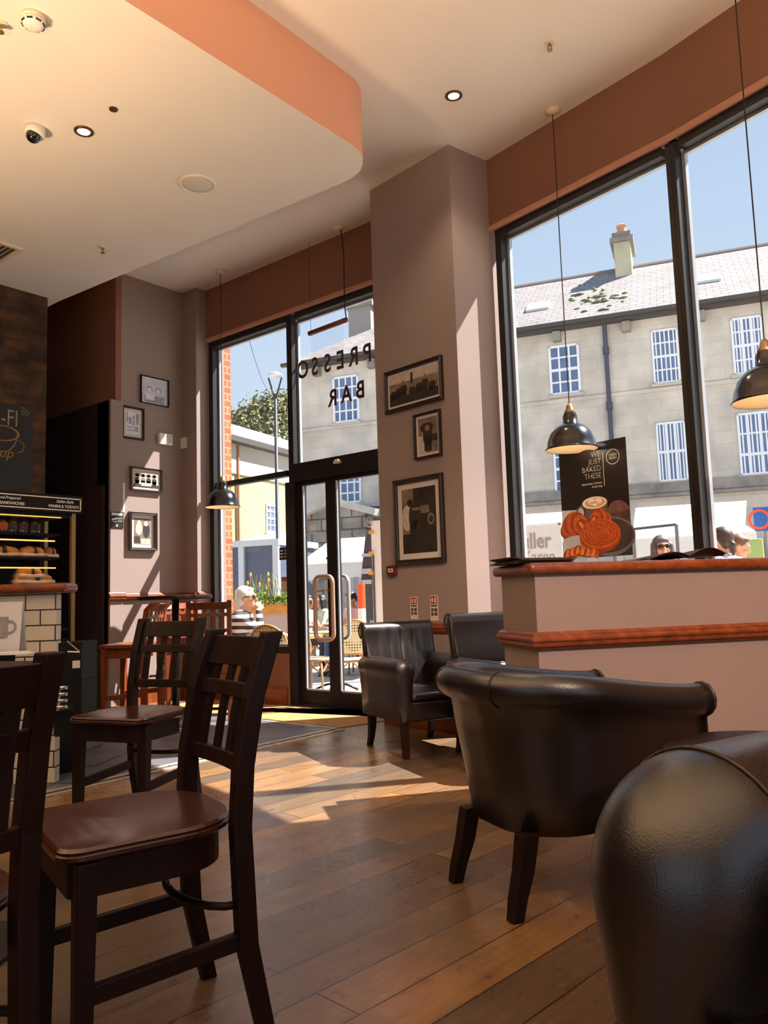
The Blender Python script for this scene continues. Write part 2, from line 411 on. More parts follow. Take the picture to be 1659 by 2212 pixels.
struct('wall_back', w, PAINT_D)
# column
cp=[A_,B_,C_,(-2.82,5.1),(-3.66,5.2)]
struct('wall_column', MB().prism([(x,y,0) for x,y in cp],(0,0,ZC)), PAINT)
# curved facade
for i,f in enumerate(FR):
    w=MB(); L=f.L
    if 2<=i<=4: w.fbox(f,-.02,L+.03,0,ZC,-.22,0)
    else: w.fbox(f,-.02,L+.03,3.6,ZC,-.22,0); w.fbox(f,-.02,L+.03,0,.5,-.22,0)
    if i==len(FR)-1: w.fbox(f,L-.25,L+.02,0,ZC,-.22,0)
    struct('wall_facade_%d'%(i+1), w, PAINT_D)
    if not 2<=i<=4: struct('trim_%d'%(i+3), MB().tube([f.p(0,3.6,.0),f.p(L,3.6,.0)],.022,8), MATS['rounded plaster bead'])
struct('wall_right', MB().box(2.65,2.9,-4.9,-2.35,0,ZC), PAINT_D)

def glazed(name, fr, a0, a1, h0, h1, vs=(), hs=(), fw=.06, dep=(-.085,-.02), strips=True, pane_d=-.075, kind='structure', fwl=None, fwr=None):
    fwl=fwl or fw; fwr=fwr or fw
    root=thing(name,None,None,fr.p((a0+a1)/2,h0,-.08),kind=kind); m=MB()
    m.fbox(fr,a0,a0+fwl,h0,h1,*dep); m.fbox(fr,a1-fwr,a1,h0,h1,*dep)
    m.fbox(fr,a0+fw,a1-fw,h1-fw,h1,*dep); m.fbox(fr,a0+fw,a1-fw,h0,h0+fw,*dep)
    for v in vs: m.fbox(fr,v-fw*.5,v+fw*.5,h0+fw,h1-fw,*dep)
    for (hh,b0,b1,hw) in hs: m.fbox(fr,b0,b1,hh-hw/2,hh+hw/2,*dep)
    m.build('window_frame',BLACK,root)
    xs=[a0]+list(vs)+[a1]
    for i in range(len(xs)-1):
        q=MB(); l=xs[i]+(fwl if i==0 else fw/2); r=xs[i+1]-(fwr if i==len(xs)-2 else fw/2)
        q.fbox(fr,l,r,h0+fw,h1-fw,pane_d-.003,pane_d+.003); q.build('window_pane',GLASS,root)
        if strips:
            s=MB(); dd=(dep[0]-.035,dep[0]-.006); sw=.018
            s.fbox(fr,l-.01,l+sw,h0+fw,h1-fw,*dd); s.fbox(fr,r-sw,r+.01,h0+fw,h1-fw,*dd)
            s.fbox(fr,l,r,h1-fw-sw,h1-fw+.01,*dd); s.fbox(fr,l,r,h0+fw-.01,h0+fw+sw,*dd); s.build('outer_strip',ALU,root)
    return root
glazed('window_8',fbk,0,2.2,.5,3.6,strips=False); glazed('window_9',fbk,2.5,4.7,.5,3.6,strips=False)
# left fixed window beside the door
glazed('window_1',FL,ax(-6.315),ax(-5.13),.45,3.58,hs=[(2.09,ax(-6.24),ax(-5.2),.05)],fwr=.045)
# fanlight above the door
glazed('window_2',FL,ax(-5.13),ax(-3.62),2.0,3.58,hs=[(2.075,ax(-5.1),ax(-3.65),.17)],fw=.06,fwl=.02)
# right facade windows
am=FR1.px(1440,360,-.05)[0]
glazed('window_3',FR1,.035,FR1.L+.0,.5,3.58,fw=.055,fwr=.03)
glazed('window_4',FR2,.0,FR2.L,.5,3.58,vs=(),fw=.055,fwl=.03)
for i in range(5,len(FR)):
    glazed('window_%d'%i,FR[i],.0,FR[i].L-(.25 if i==len(FR)-1 else 0),.5,3.58,fw=.07,strips=False)
struct('window_sill', MB().fbox(FR1,.0,FR1.L,.48,.52,-.2,.06), MAHOG)

# ------------------------------------------------------------------ door
door=thing('door_1',None,None,(-4.5,YL-.06,0),kind='structure')
m=MB(); dep=(-.12,-.01)
m.fbox(FL,ax(-5.22),ax(-5.10),0,2.0,*dep); m.fbox(FL,ax(-3.78),ax(-3.62),0,2.0,*dep)
m.fbox(FL,ax(-5.10),ax(-3.78),1.99,2.16,*dep); m.fbox(FL,ax(-5.1),ax(-3.78),0,.02,*dep)
m.build('door_frame',BLACK,door)
hm=mat('pull handle tinted copper lit',(196,160,140),.35,metal=.4)  # inside handle: copper tint of the light put into its colour
hs=mat('pull handle tinted sun white',(205,205,205),.3,metal=.6)  # same handle outside: whitening by the sun put into its colour
def leaf(x0,x1,g0,g1,hx):
    m=MB(); d=(-.095,-.045)
    m.fbox(FL,ax(x0),ax(g0),.02,1.99,*d); m.fbox(FL,ax(g1),ax(x1),.02,1.99,*d)
    m.fbox(FL,ax(g0),ax(g1),.02,.135,*d); m.fbox(FL,ax(g0),ax(g1),1.955,1.99,*d)
    o=m.build('door_leaf',BLACK,door)
    MB().fbox(FL,ax(g0),ax(g1),.135,1.955,-.073,-.067).build('door_pane',GLASS,o)
    s=MB(); s.fbox(FL,ax(g0),ax(g0)+.014,.135,1.955,-.055,-.04); s.fbox(FL,ax(g0),ax(g1),.135,.149,-.055,-.04)
    s.build('glazing_bead',ALU,o)
    return o
lf1=leaf(-5.10,-4.69,-5.03,-4.745,None); lf2=leaf(-4.688,-3.79,-4.62,-3.90,None)
def pull(d0,d1,mm,par,x0,x1,h0,h1):
    m=MB(); r=.055; pts=[]
    for cx,cz,a in ((x1-r,h1-r,0),(x0+r,h1-r,1),(x0+r,h0+r,2),(x1-r,h0+r,3)):
        for i in range(6):
            t=PI/2*(a+i/5); pts.append(FL.p(ax(cx)+r*math.cos(t),cz+r*math.sin(t),d1))
    m.tube(pts,.019,10,loop=True)
    for hh in (h0+.12,h1-.12): m.tube([FL.p(ax(-4.72),hh,d0),FL.p(ax(-4.72),hh,d1)],.011,8)
    m.build('pull_handle',mm,par,smooth=True)
ha0,hz1=FL.px(677,1243,.03); ha1,hz0=FL.px(724,1386,.03)
pull(-.045,.03,hm,lf1,XW+ha0+.014,XW+ha1-.014,hz0+.014,hz1-.014)
pull(-.095,-.17,hs,lf1,XW+ha0+.014,XW+ha1-.014,hz0+.014,hz1-.014)
lk=FL.px(709,1206,-.045); MB().lathe(FL.p(lk[0],lk[1],-.045),[(.0,.0),(.016,0),(.014,.012),(0,.012)],14,ax=FL.n).build('door_lock',CHROME,lf1)
STK=mat('frosted sticker',(250,250,250),.6)
for (px,py),lf in (((674,1142),lf1),((796,1128),lf2)):
    a,h=FL.px(px,py,-.06); m=MB(); c=FL.p(a,h,-.064)
    m.ringflat(c,FL.u,FL.z,.034,.044); m.text('N',c,FL.u*-1,FL.z,.05,weight=.002)
    m.build('glass_sticker',STK,lf)
a,h=FL.px(732,999,-.01)
m=MB(); m.fbox(FL,a-.035,a+.035,h-.012,h+.012,-.01,.03); m.fbox(FL,a-.03,a+.02,h+.012,h+.026,-.01,.02)
tag(m.build('motion_sensor',CREAM,bevel=.006),'small cream motion sensor fixed above the glazed door','sensor')

# ------------------------------------------------------------------ half wall
HT=1.067
m=MB(); m.fbox(FH,0,1.62,0,HT-.05,-.40,0)
hw=struct('wall_half', m, PAINT)
def rail_profile(fr,a0,a1,h0,h1,proj=.045,name='trim',mm=None,mit0=0,mit1=0):
    """stepped dado moulding swept along a frame"""
    H=h1-h0; pr=[(0,0),(.35,.0),(.45,.12),(.75,.2),(.8,.38),(1,.5),(1,.62),(.72,.74),(.7,.86),(.4,.92),(.3,1),(0,1)]
    rings=[]
    for a,s in ((a0,mit0),(a1,mit1)):
        rings.append([fr.p(a+s*p*proj,h0+q*H,p*proj) for p,q in pr])
    m=MB(); m.loft(rings,True,True); return m
r1=rail_profile(FH,0,1.6,.684,.76,mit0=-1); struct('dado_rail',r1,MAHOG,hw)
r2=rail_profile(FHE,0,.40,.684,.76,mit0=-1); struct('dado_rail',r2,MAHOG,hw)
m=MB()                                                             # rounded ledge on top
ov=.035; q=[FH.p(-ov,0,ov),FH.p(1.6,0,ov),FH.p(1.6,0,-.44),FH.p(-ov,0,-.44)]
m.prism([(p.x,p.y,HT-.05) for p in q],(0,0,.05))
struct('ledge',m,MAHOG,hw,bevel=.02,seg=4)
# dado and skirting on the other walls
def pxrail(fr,x,yt,yb):
    return fr.px(x,yb)[1],fr.px(x,yt)[1]
h0,h1=pxrail(FP,300,1282,1296); struct('dado_picture',rail_profile(FP,.26,1.0,h0,h1,.035),MAHOG)
DH=(h0,h1)
fs=Fr((XW+.03,4.035),(XW+.03,4.165)); struct('dado_pilaster',rail_profile(fs,-.02,.15,h0,h1+.012,.035),MAHOG)
fs2=Fr((-6.335,4.87),(-6.335,4.99)); struct('dado_pier',rail_profile(fs2,0,.12,h0,h1,.035),MAHOG)
fs3=Fr((XW,4.87),(-6.335,4.87)); struct('dado_pier',rail_profile(fs3,0,.22,h0,h1,.035),MAHOG)
h0,h1=pxrail(FC2,1100,1340,1362)
struct('dado_column',rail_profile(FC2,0,FC2.L,h0,h1,.03),MAHOG); struct('dado_column',rail_profile(FC,0,FC.L,h0,h1,.03),MAHOG)
sk=MB(); sk.fbox(FP,.26,.98,0,.17,0,.02); sk.fbox(FP,.26,.98,.17,.19,0,.012); struct('baseboard_left',sk,MAHOG)
sk=MB(); sk.fbox(FL,.22,ax(-5.22),0,.14,0,.02); sk.fbox(FL,.22,ax(-5.22),.14,.16,0,.012); struct('baseboard_front',sk,MAHOG)
sk=MB(); sk.fbox(FC,0,FC.L,0,.15,0,.02); sk.fbox(FC2,0,FC2.L,0,.15,0,.02); struct('baseboard_column',sk,MAHOG)
struct('trim_20',MB().fbox(fs,-.01,.14,0,.02,0,.015),MAHOG)
# ------------------------------------------------------------------ wooden dining chairs
def rrect(hx,hy,rs,n=8,cx=0,cy=0):
    """rounded rectangle outline, corner radii rs=(+x+y,-x+y,-x-y,+x-y)"""
    pts=[]
    for (sx_,sy_,a0),r in zip(((1,1,0),(-1,1,PI/2),(-1,-1,PI),(1,-1,1.5*PI)),rs):
        for i in range(n+1):
            a=a0+PI/2*i/n; pts.append((cx+sx_*(hx-r)+r*math.cos(a),cy+sy_*(hy-r)+r*math.sin(a)))
    return pts
def seat_loft(m,out,prof,dish=0.0):
    n=len(out); rings=[]
    for k,z in prof: rings.append([(x*k,y*k,z) for x,y in out])
    m.loft(rings,True,False)
    top=prof[-1]; m.poly([(x*prof[0][0],y*prof[0][0],prof[0][1]) for x,y in out][::-1])
    prev=None; L=len(m.v)-n if False else None
    ks=[1,.8,.6,.4,.2,.05]; rr=[]
    for k in ks:
        rr.append([(x*k*top[0],y*k*top[0],top[1]-dish*(1-k**2)) for x,y in out])
    m.loft(rr,True,False); m.poly([(x*.05*top[0],y*.05*top[0],top[1]-dish*(1-.0025)) for x,y in out])
def make_dining_chair(name,label,loc,rz,sh=.475,top=.87,group=None,w=.33,d=.36,dw=None,sw=None,pad=None):
    dw=dw or DARKW; sw=sw or SEATW
    t=thing(name,label,'chair',loc,rz,group); hb=w/2; yb=d/2+.005; yf=-d/2+.03
    m=MB(); out=rrect(w/2+.035,d/2+.02,(.15,.15,.05,.05),10,0,-.005)
    seat_loft(m,out,[(.94,sh-.03),(1.0,sh-.022),(1.0,sh-.014),(.975,sh-.010),(.99,sh-.006),(.96,sh)],.012)
    m.build('seat',pad or sw,t,local=True,smooth=False,bevel=0)
    m=MB()
    inn=rrect(w/2+.01,d/2-.005,(.13,.13,.03,.03),8,0,-.005)
    m.loft([[(x,y,sh-.10) for x,y in inn],[(x,y,sh-.028) for x,y in inn]],True,True)
    m.build('seat_apron',dw,t,local=True)
    for s in (-1,1):
        m=MB(); m.beam((s*(hb+.005),yf,sh-.03),(s*(hb+.005),yf-.005,0),.046,.042,(1,0,0),.034,.032); m.build('leg',dw,t,local=True,bevel=.003)
    for s in (-1,1):                                               # rear leg and back post in one sabre curve
        m=MB(); pts=[(0,.055),(.2,.012),(sh-.03,0),(sh+.1,.008),(sh+.25,.035),(top,.085)]
        rings=[]
        for z,dy in pts:
            a=.018 if z>.02 else .016; b=.026 if z>.02 else .022
            rings.append([(s*hb-a,yb+dy-b,z),(s*hb+a,yb+dy-b,z),(s*hb+a,yb+dy+b*.7,z),(s*hb-a,yb+dy+b*.7,z)])
        m.loft(rings,True,True); m.build('back_post',dw,t,local=True,bevel=.004)
    def by(z):
        q=[(0,.055),(.2,.012),(sh-.03,0),(sh+.1,.008),(sh+.25,.035),(top,.085)]
        for (z0,a),(z1,b) in zip(q,q[1:]):
            if z0<=z<=z1: return yb+a+(b-a)*(z-z0)/(z1-z0)
        return yb+.085
    def crail(z0,z1,th,bow,nm):
        rings=[]
        for i in range(9):
            x=-hb+2*hb*i/8; c=bow*(1-(x/hb)**2)
            rings.append([(x,by(z0)+c-th/2,z0),(x,by(z0)+c+th/2,z0),(x,by(z1)+c+th/2,z1),(x,by(z1)+c-th/2,z1)])
        m=MB(); m.loft(rings,True,True); return m.build(nm,dw,t,local=True,bevel=.003)
    H=top-sh
    crail(sh+H*.78,sh+H*.96,.022,.02,'top_rail'); crail(sh+H*.60,sh+H*.69,.018,.018,'middle_rail'); crail(sh+H*.20,sh+H*.29,.02,.016,'lower_rail')
    for i in range(4):
        x=-hb+.018+(2*hb-.036)*(i+.5)/4; m=MB()
        z0,z1=sh+H*.27,sh+H*.80
        f=lambda z: by(z)+.018*(1-(x/hb)**2)
        m.beam((x,f(z0),z0),(x,f((z0+z1)/2),(z0+z1)/2),.030,.010,(1,0,0)); m.beam((x,f((z0+z1)/2),(z0+z1)/2),(x,f(z1),z1),.030,.010,(1,0,0))
        m.build('back_slat',dw,t,local=True)
    for s in (-1,1):
        m=MB(); m.beam((s*(hb+.003),yf,sh*.40),(s*(hb-.003),yb+.01,sh*.44),.02,.036,(1,0,0)); m.build('side_stretcher',dw,t,local=True,bevel=.003)
    m=MB(); m.tube([(hb*math.cos(PI+PI*i/10),yb-.01-.09*math.sin(PI*i/10),sh*.60) for i in range(11)],.009,8); m.build('curved_stretcher',dw,t,local=True,smooth=True)
    return t
def org(cx,cy,fx,fy,k):
    L=math.hypot(fx,fy); return (cx+fx/L*k,cy+fy/L*k,0)
c1=make_dining_chair('dining_chair','dark wooden slat back chair in the foreground with sunlit saddle seat',org(-1.555,1.235,-.28,-.96,.185),face_rot(-.28,-.96),group='slat back dining chairs')
c2=dup(c1,(-3.085,2.03,0),face_rot(.30,-.95),'dark slat back chair standing on the slate tiles, behind the foreground chair')
P0=atd(74,1396,1.5)
c0=dup(c1,(P0.x-.185,P0.y-.17,0),face_rot(-1,.05),'dark slat back chair cut off by the left picture edge, beside the tiled counter')

# ------------------------------------------------------------------ tall bar table and stools in the far corner
tt=atd(379,1290,6.95); tab=thing('bar_table','tall dark bar table with thin round top in the far left corner','table',(tt.x,tt.y,0))
MB().lathe((0,0,.985),[(.0,-.02),(.30,-.02),(.31,-.01),(.31,.008),(.295,.015),(0,.015)],32).build('table_top',DARKW,tab,local=True)
MB().tube([(0,0,.02),(0,0,.97)],.03,10).build('pedestal',BLACK,tab,local=True,smooth=True)
MB().lathe((0,0,0),[(0,0),(.22,0),(.22,.015),(.05,.04),(0,.045)],28).build('base',BLACK,tab,local=True)
ORW=wood('stool wood with sun in its orange',(120,46,18),(176,82,36),.4,1,'Z')  # orange of the sunlit stool is put into its wood colour
def stool(px,py,d,fx,fy,label,wd):
    p=atd(px,py,d)
    return make_dining_chair('bar_stool',label,(p.x,p.y,0),face_rot(fx,fy),.645,.945,'wooden bar stools',.30,.32,dw=wd,sw=wd)
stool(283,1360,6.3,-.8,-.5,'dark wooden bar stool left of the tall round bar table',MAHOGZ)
stool(392,1358,7.5,.9,-.35,'bar stool with orange sunlight in its colour, behind the tall bar table',ORW)
stool(452,1362,6.35,-.75,.6,'red brown bar stool right of the tall table, beside the fixed window',MAHOGZ)
p=atd(387,1512,6.45); p.z=0
m=MB(); rnd=random.Random(3)
for i in range(14):
    a=rnd.uniform(0,2*PI); r=rnd.uniform(0,.07); c=Vec((p.x+r*math.cos(a),p.y+r*math.sin(a),.03+rnd.uniform(0,.05)))
    m.obox(c,Vec((rnd.uniform(-1,1),rnd.uniform(-1,1),rnd.uniform(-.6,.6))).normalized()*.035,Vec((rnd.uniform(-1,1),rnd.uniform(-1,1),rnd.uniform(-1,1))).normalized()*.028,Vec((0,0,.006)))
m.box(p.x-.06,p.x+.06,p.y-.06,p.y+.06,0,.03)
tag(m.build('crumpled_paper',mat('silvery crumpled paper',(190,195,192),.35,var=.3,vs=30)),'small heap of crumpled silvery paper on the floor below the bar table','paper')

# ------------------------------------------------------------------ leather armchairs
def make_armchair(name,label,loc,rz,W=.60,D=.58,seat=.37,ah=.565,aw=.12,bh=.77,flute=True,group=None,dome=.03,vsq=.35,cat='armchair'):
    t=thing(name,label,cat,loc,rz,group); zb=.205
    ax_=W/2-aw/2
    def ring(y,k,s):                                               # arm cross-section, outward on side s
        pts=[]; zc=ah-aw*.52; a0r=.55 if aw<.2 else .3
        prof=[(.30*aw,zb),(.32*aw,zb+.1),(.40*aw,zc-.07)] if aw<.2 else [(.22*aw,.10),(.29*aw,.19),(.36*aw,.28),(.42*aw,.37),(.465*aw,zc-.09)]
        for i in range(25):
            a=-a0r+(PI+2*a0r)*i/24; pts.append((aw*.5*math.cos(a),zc+aw*.52*math.sin(a)))
        full=[(x,z) for x,z in prof]+pts+[(-x,z) for x,z in prof[::-1]]
        cz=(zb+ah)/2
        return [(s*(ax_+x*k),y,cz+(z-cz)*(1-(1-k)*vsq)) for x,z in full]
    for s in (-1,1):
        m=MB(); rings=[]
        for i in range(13):
            a=PI/2*(.03+.97*i/12); rings.append(ring(-D/2+dome*(1-math.cos(a)),math.sin(a),s))
        for i in range(1,6): rings.append(ring(-D/2+dome+(D-dome-.03)*i/5,1,s))
        m.loft(rings,True,True); o=m.build('arm',LEATH,t,local=True,smooth=True)
        m=MB(); m.tube([Vec(p)+Vec((0,.004,0)) for p in ring(-D/2+dome*.9,1.0,s)],.005,6,loop=False); m.build('piping',LEATHP,o,local=True,smooth=True)
    # scrolled back
    hw_=W/2-.05; m=MB(); rings=[]
    fp=[(.19,seat-.02),(.205,seat+.1),(.235,bh-.16),(.25,bh-.06)]
    for i in range(9):
        a=PI*.98-PI*1.35*i/8; fp.append((.30+.052*math.cos(a),bh-.052+.052*math.sin(a)))
    fp+=[(.30,bh-.2),(.275,seat),(.265,zb)]+[(.20,zb)]
    NX=40
    for i in range(NX+1):
        x=-hw_+2*hw_*i/NX; e=abs(x)/hw_; k=1-.25*max(0,(e-.93)/.07)**2
        fl=(.007*abs(math.sin((x/hw_)*PI*3.0))**.5-.004) if flute and abs(x)<hw_*.62 else 0
        r=[]
        for j,(y,z) in enumerate(fp):
            yy=y-(fl if 0<j<4 else 0); r.append((x,.25+(yy-.25)*k,z))
        rings.append(r)
    m.loft(rings,True,True); b=m.build('backrest',LEATH,t,local=True,smooth=True)
    for s in (-1,1):
        m=MB(); m.tube([(s*(hw_-.004),y,z) for y,z in fp[1:13]],.005,6); m.build('piping',LEATHP,b,local=True,smooth=True)
    m=MB(); m.box(-ax_+aw*.3,ax_-aw*.3,-D/2+.015,.22,zb+.115,seat); m.build('seat_cushion',LEATH,t,local=True,bevel=.03,seg=4)
    m=MB(); m.box(-ax_,ax_,-D/2+.02,.26,zb,zb+.115); m.build('seat_frame',LEATH,t,local=True,bevel=.012)
    for s in (-1,1):
        m=MB(); m.beam((s*(W/2-.06),-D/2+.06,zb+.02),(s*(W/2-.062),-D/2+.05,0),.045,.045,(1,0,0),.034,.034); m.build('leg',DARKW,t,local=True,bevel=.003)
        m=MB(); rings=[]
        for z,y,a in ((zb+.02,.24,.024),(.12,.245,.021),(.05,.262,.018),(0,.285,.016)):
            rings.append([(s*(W/2-.08)-a,y-a,z),(s*(W/2-.08)+a,y-a,z),(s*(W/2-.08)+a,y+a,z),(s*(W/2-.08)-a,y+a,z)])
        m.loft(rings[::-1],True,True); m.build('leg',DARKW,t,local=True,bevel=.003)
    return t
F1=Vec((.913,-.41,0)); X1=Vec((.41,.913,0))
ff=onz(878,1640,0); rf=onz(795,1610,0)
o1=ff-F1*.245+X1*.24
a1=make_armchair('leather_armchair','black leather armchair with fluted back beside the door and column',(o1.x,o1.y,0),face_rot(F1.x,F1.y),group='black leather armchairs')
b2=atd(1034,1330,4.95)+X1*.03
F2=Vec((.90,-.44,0)); o2=b2+F2*.30
a2=make_armchair('leather_armchair','black leather armchair with smooth sunlit back between column and half wall',(o2.x,o2.y,0),face_rot(F2.x,F2.y),flute=False,bh=.82,group='black leather armchairs')

def make_tub(name,label,loc,rz,W=.60,D=.75,hb=.705,hf=.635,roll=.05,zb=.225,group=None):
    t=thing(name,label,'armchair',loc,rz,group)
    path=[]; r=.20; hx=W/2-.04; y1=D/2-.06; yf=-D/2+.03
    for i in range(9): path.append((hx,yf+(y1-r-yf)*i/8,1,0))
    for i in range(1,8): a=PI/2*i/8; path.append((hx-r+r*math.cos(a),y1-r+r*math.sin(a),math.cos(a),math.sin(a)))
    for i in range(7): path.append((hx-r-(2*(hx-r))*i/6,y1,0,1))
    for i in range(1,8): a=PI/2*i/8; path.append((-hx+r-r*math.sin(a),y1-r+r*math.cos(a),-math.sin(a),math.cos(a)))
    for i in range(9): path.append((-hx,y1-r-(y1-r-yf)*i/8,-1,0))
    rings=[]; tops=[]
    for (x,y,nx,ny) in path:
        s=(y-yf)/(y1-yf); h=hf+(hb-hf)*(s*s*(3-2*s))
        fl=.045*s                                                  # flare of the shell towards the top at the back
        prof=[(-.015,zb),(.004,zb+.14),(.012+fl*.4,h-.20),(.012+fl*.7,h-2.1*roll)]
        for i in range(11):
            a=-.9+(PI+1.6)*i/10; prof.append((.005+fl*.8+roll*1.05*math.cos(a),h-roll+roll*math.sin(a)))
        prof+=[(-.055+fl*.3,h-2.2*roll),(-.085,.36),(-.085,zb)]
        rings.append([(x+nx*o,y+ny*o,z) for o,z in prof]); tops.append(rings[-1])
    m=MB(); m.loft(rings,True,True); sh=m.build('shell',LEATH,t,local=True,smooth=True)
    for r_ in (rings[0],rings[-1]):
        m=MB(); m.tube(r_[1:-1],.006,6); m.build('piping',LEATHP,sh,local=True,smooth=True)
    for k in (14,len(rings)-15):
        m=MB(); m.tube([Vec(q) for q in rings[k][3:15]],.0035,6); m.build('seam',LEATHP,sh,local=True,smooth=True)
    m=MB(); m.box(-hx+.07,hx-.07,-D/2+.02,y1-.07,zb+.06,.39); m.build('seat_cushion',LEATH,t,local=True,bevel=.035,seg=4)
    m=MB(); m.box(-hx+.06,hx-.06,-D/2+.08,y1-.10,zb+.005,zb+.08); m.build('seat_frame',LEATH,t,local=True)
    for s in (-1,1):
        m=MB(); m.beam((s*(W/2-.09),-D/2+.07,zb+.03),(s*(W/2-.09),-D/2+.06,0),.05,.05,(1,0,0),.036,.036); m.build('leg',DARKW,t,local=True,bevel=.003)
        m=MB(); rr=[]
        for z,y,a in ((0,D/2-.04,.019),(.06,D/2-.054,.022),(.13,D/2-.078,.025),(zb+.01,D/2-.10,.027)):
            cx=s*(.170+.01*(1-z/.25)); rr.append([(cx-a,y-a,z),(cx+a,y-a,z),(cx+a,y+a,z),(cx-a,y+a,z)])
        m.loft(rr,True,True); m.build('leg',DARKW,t,local=True,bevel=.003)
    return t
q1,q2=onz(985,1905,0),onz(1112,1990,0); mid=(q1+q2)/2; mid.z=0; TF=Vec((.464,.886,0))
o3=mid+TF*.335
make_tub('tub_armchair','dark leather tub armchair turned away, in front of the half wall',(o3.x,o3.y,0),face_rot(TF.x,TF.y))

pf_=atd(1128,1440,4.27); t=thing('footstool','tan orange leather footstool in the sun between black armchair and half wall','stool',(pf_.x,pf_.y,0))
MB().lathe((0,0,0),[(0,.10),(.13,.10),(.14,.13),(.145,.40),(.14,.47),(.11,.50),(.05,.515),(0,.517)],28).build('seat',ORLEA,t,local=True,smooth=True)
MB().tube([(.143*math.cos(2*PI*i/28),.143*math.sin(2*PI*i/28),.45) for i in range(28)],.005,6,loop=True).build('piping',LEATHP,t,local=True,smooth=True)
for k in range(4): a=PI/4+PI/2*k; MB().beam((.09*math.cos(a),.09*math.sin(a),.11),(.10*math.cos(a),.10*math.sin(a),0),.03,.03,(1,0,0),.022,.022).build('leg',DARKW,t,local=True)
# ------------------------------------------------------------------ pendant lamps
ENAM=mat('black enamel',(20,19,19),.18,spec=.6,coat=.5); INNER=mat('cream enamel inside',(222,200,165),.5); CORD=mat('black flex',(24,20,18),.6)
BULB=mat('warm lamp bulb',(255,226,190),.4,emit=1.2)
def height_over(px,py,P):
    d=ray(px,py); t=(P.x*d.x+P.y*d.y)/(d.x**2+d.y**2); return HC+d.z*t
def pendant(label,P,zr,R,zc=ZC,rose=True):
    t=thing('pendant_lamp',label,'lamp',(P.x,P.y,zr),0,'black dome pendant lamps'); k=R/.155
    prof=[(.155,0),(.160,.003),(.150,.014),(.142,.055),(.125,.10),(.095,.135),(.062,.155),(.046,.160),(.044,.205),(.036,.225)]
    m=MB(); m.loft([[ (r*k*math.cos(2*PI*i/36),r*k*math.sin(2*PI*i/36),h*k) for i in range(36)] for r,h in prof],True,False)
    m.build('lamp_shade',ENAM,t,local=True,smooth=True)
    m=MB(); m.loft([[ ((r-.004)*k*math.cos(2*PI*i/36),(r-.004)*k*math.sin(2*PI*i/36),h*k-.001) for i in range(36)] for r,h in prof[1:8]][::-1],True,False)
    m.build('shade_lining',INNER,t,local=True,smooth=True)
    MB().lathe((0,0,0),[(0,.222*k),(.030*k,.222*k),(.034*k,.232*k),(.022*k,.25*k),(.02*k,.268*k),(.008*k,.285*k),(0,.285*k)],20).build('brass_cap',BRASS,t,local=True,smooth=True)
    MB().ball((0,0,.08*k),(.03*k,.03*k,.04*k)).build('bulb',BULB,t,local=True,smooth=True)
    MB().tube([(0,0,.28*k),(0,0,zc-zr-.01)],.0035,6).build('cord',CORD,t,local=True)
    if rose: MB().lathe((0,0,zc-zr),[(0,0),(.05,0),(.048,-.012),(.03,-.022),(.008,-.03),(0,-.03)],24).build('ceiling_rose',CREAM,t,local=True,smooth=True)
    l=point('bulb_light',(P.x,P.y,zr+.03),.5,(1,.8,.55),.03)
    return t
Pa=onz(1193,238,ZC); da=math.hypot(Pa.x,Pa.y); R0=54*da/1700/math.cos(.12)
pendant('black dome pendant lamp hanging in front of the bakery poster',Pa,height_over(1229,972,Pa),R0)
Pb=onz(476,585,ZC); pendant('black dome pendant lamp hanging by the window left of the door',Pb,height_over(483,1096,Pb),R0)
db=da*54/68; pq=atd(1662,867,db); pendant('black dome pendant lamp cut off by the right picture edge',Vec((pq.x,pq.y,0)),pq.z,R0)

# ------------------------------------------------------------------ hanging clear sign over the door
H1=onz(667,524,ZC); H2=onz(736,490,ZC)
z1=height_over(665,721,H1); z2=height_over(746,692,H2)
zm=(z1+z2)/2; hd=(H2-H1); hd.z=0; L=hd.length; hd.normalize(); up=Vec((0,0,1))
t=thing('hanging_sign','clear panel on a copper rail hung from the ceiling above the door','sign',((H1.x+H2.x)/2,(H1.y+H2.y)/2,zm-.32))
COPP=mat('copper coloured rail',(134,74,52),.4,metal=.5)
b0=H1.copy(); b0.z=zm; b1=H2.copy(); b1.z=zm
MB().tube([b0-hd*.02,b1+hd*.04],.022,12).build('rail',COPP,t,smooth=True)
m=MB(); m.tube([Vec((H1.x,H1.y,ZC)),b0],.0018,5); m.build('wire',CORD,t)
m=MB(); m.tube([Vec((H2.x,H2.y,ZC)),Vec((H2.x+.01,H2.y,ZC-.1)),Vec((H2.x+.025,H2.y,ZC-.25)),Vec((H2.x+.02,H2.y,zm+.12)),b1+hd*.04],.005,6); m.build('flex',CORD,t)
MB().lathe(Vec((H2.x-.03,H2.y,ZC)),[(0,0),(.05,0),(.045,-.02),(0,-.03)],20).build('ceiling_rose',CREAM,t)
s=Vec((-hd.y,hd.x,0)); MB().obox((b0+b1)/2-up*.17,hd*(L/2),s*.002,up*.15).build('clear_panel',glassm('clear acrylic',(.96,.97,.98,1),.1),t)

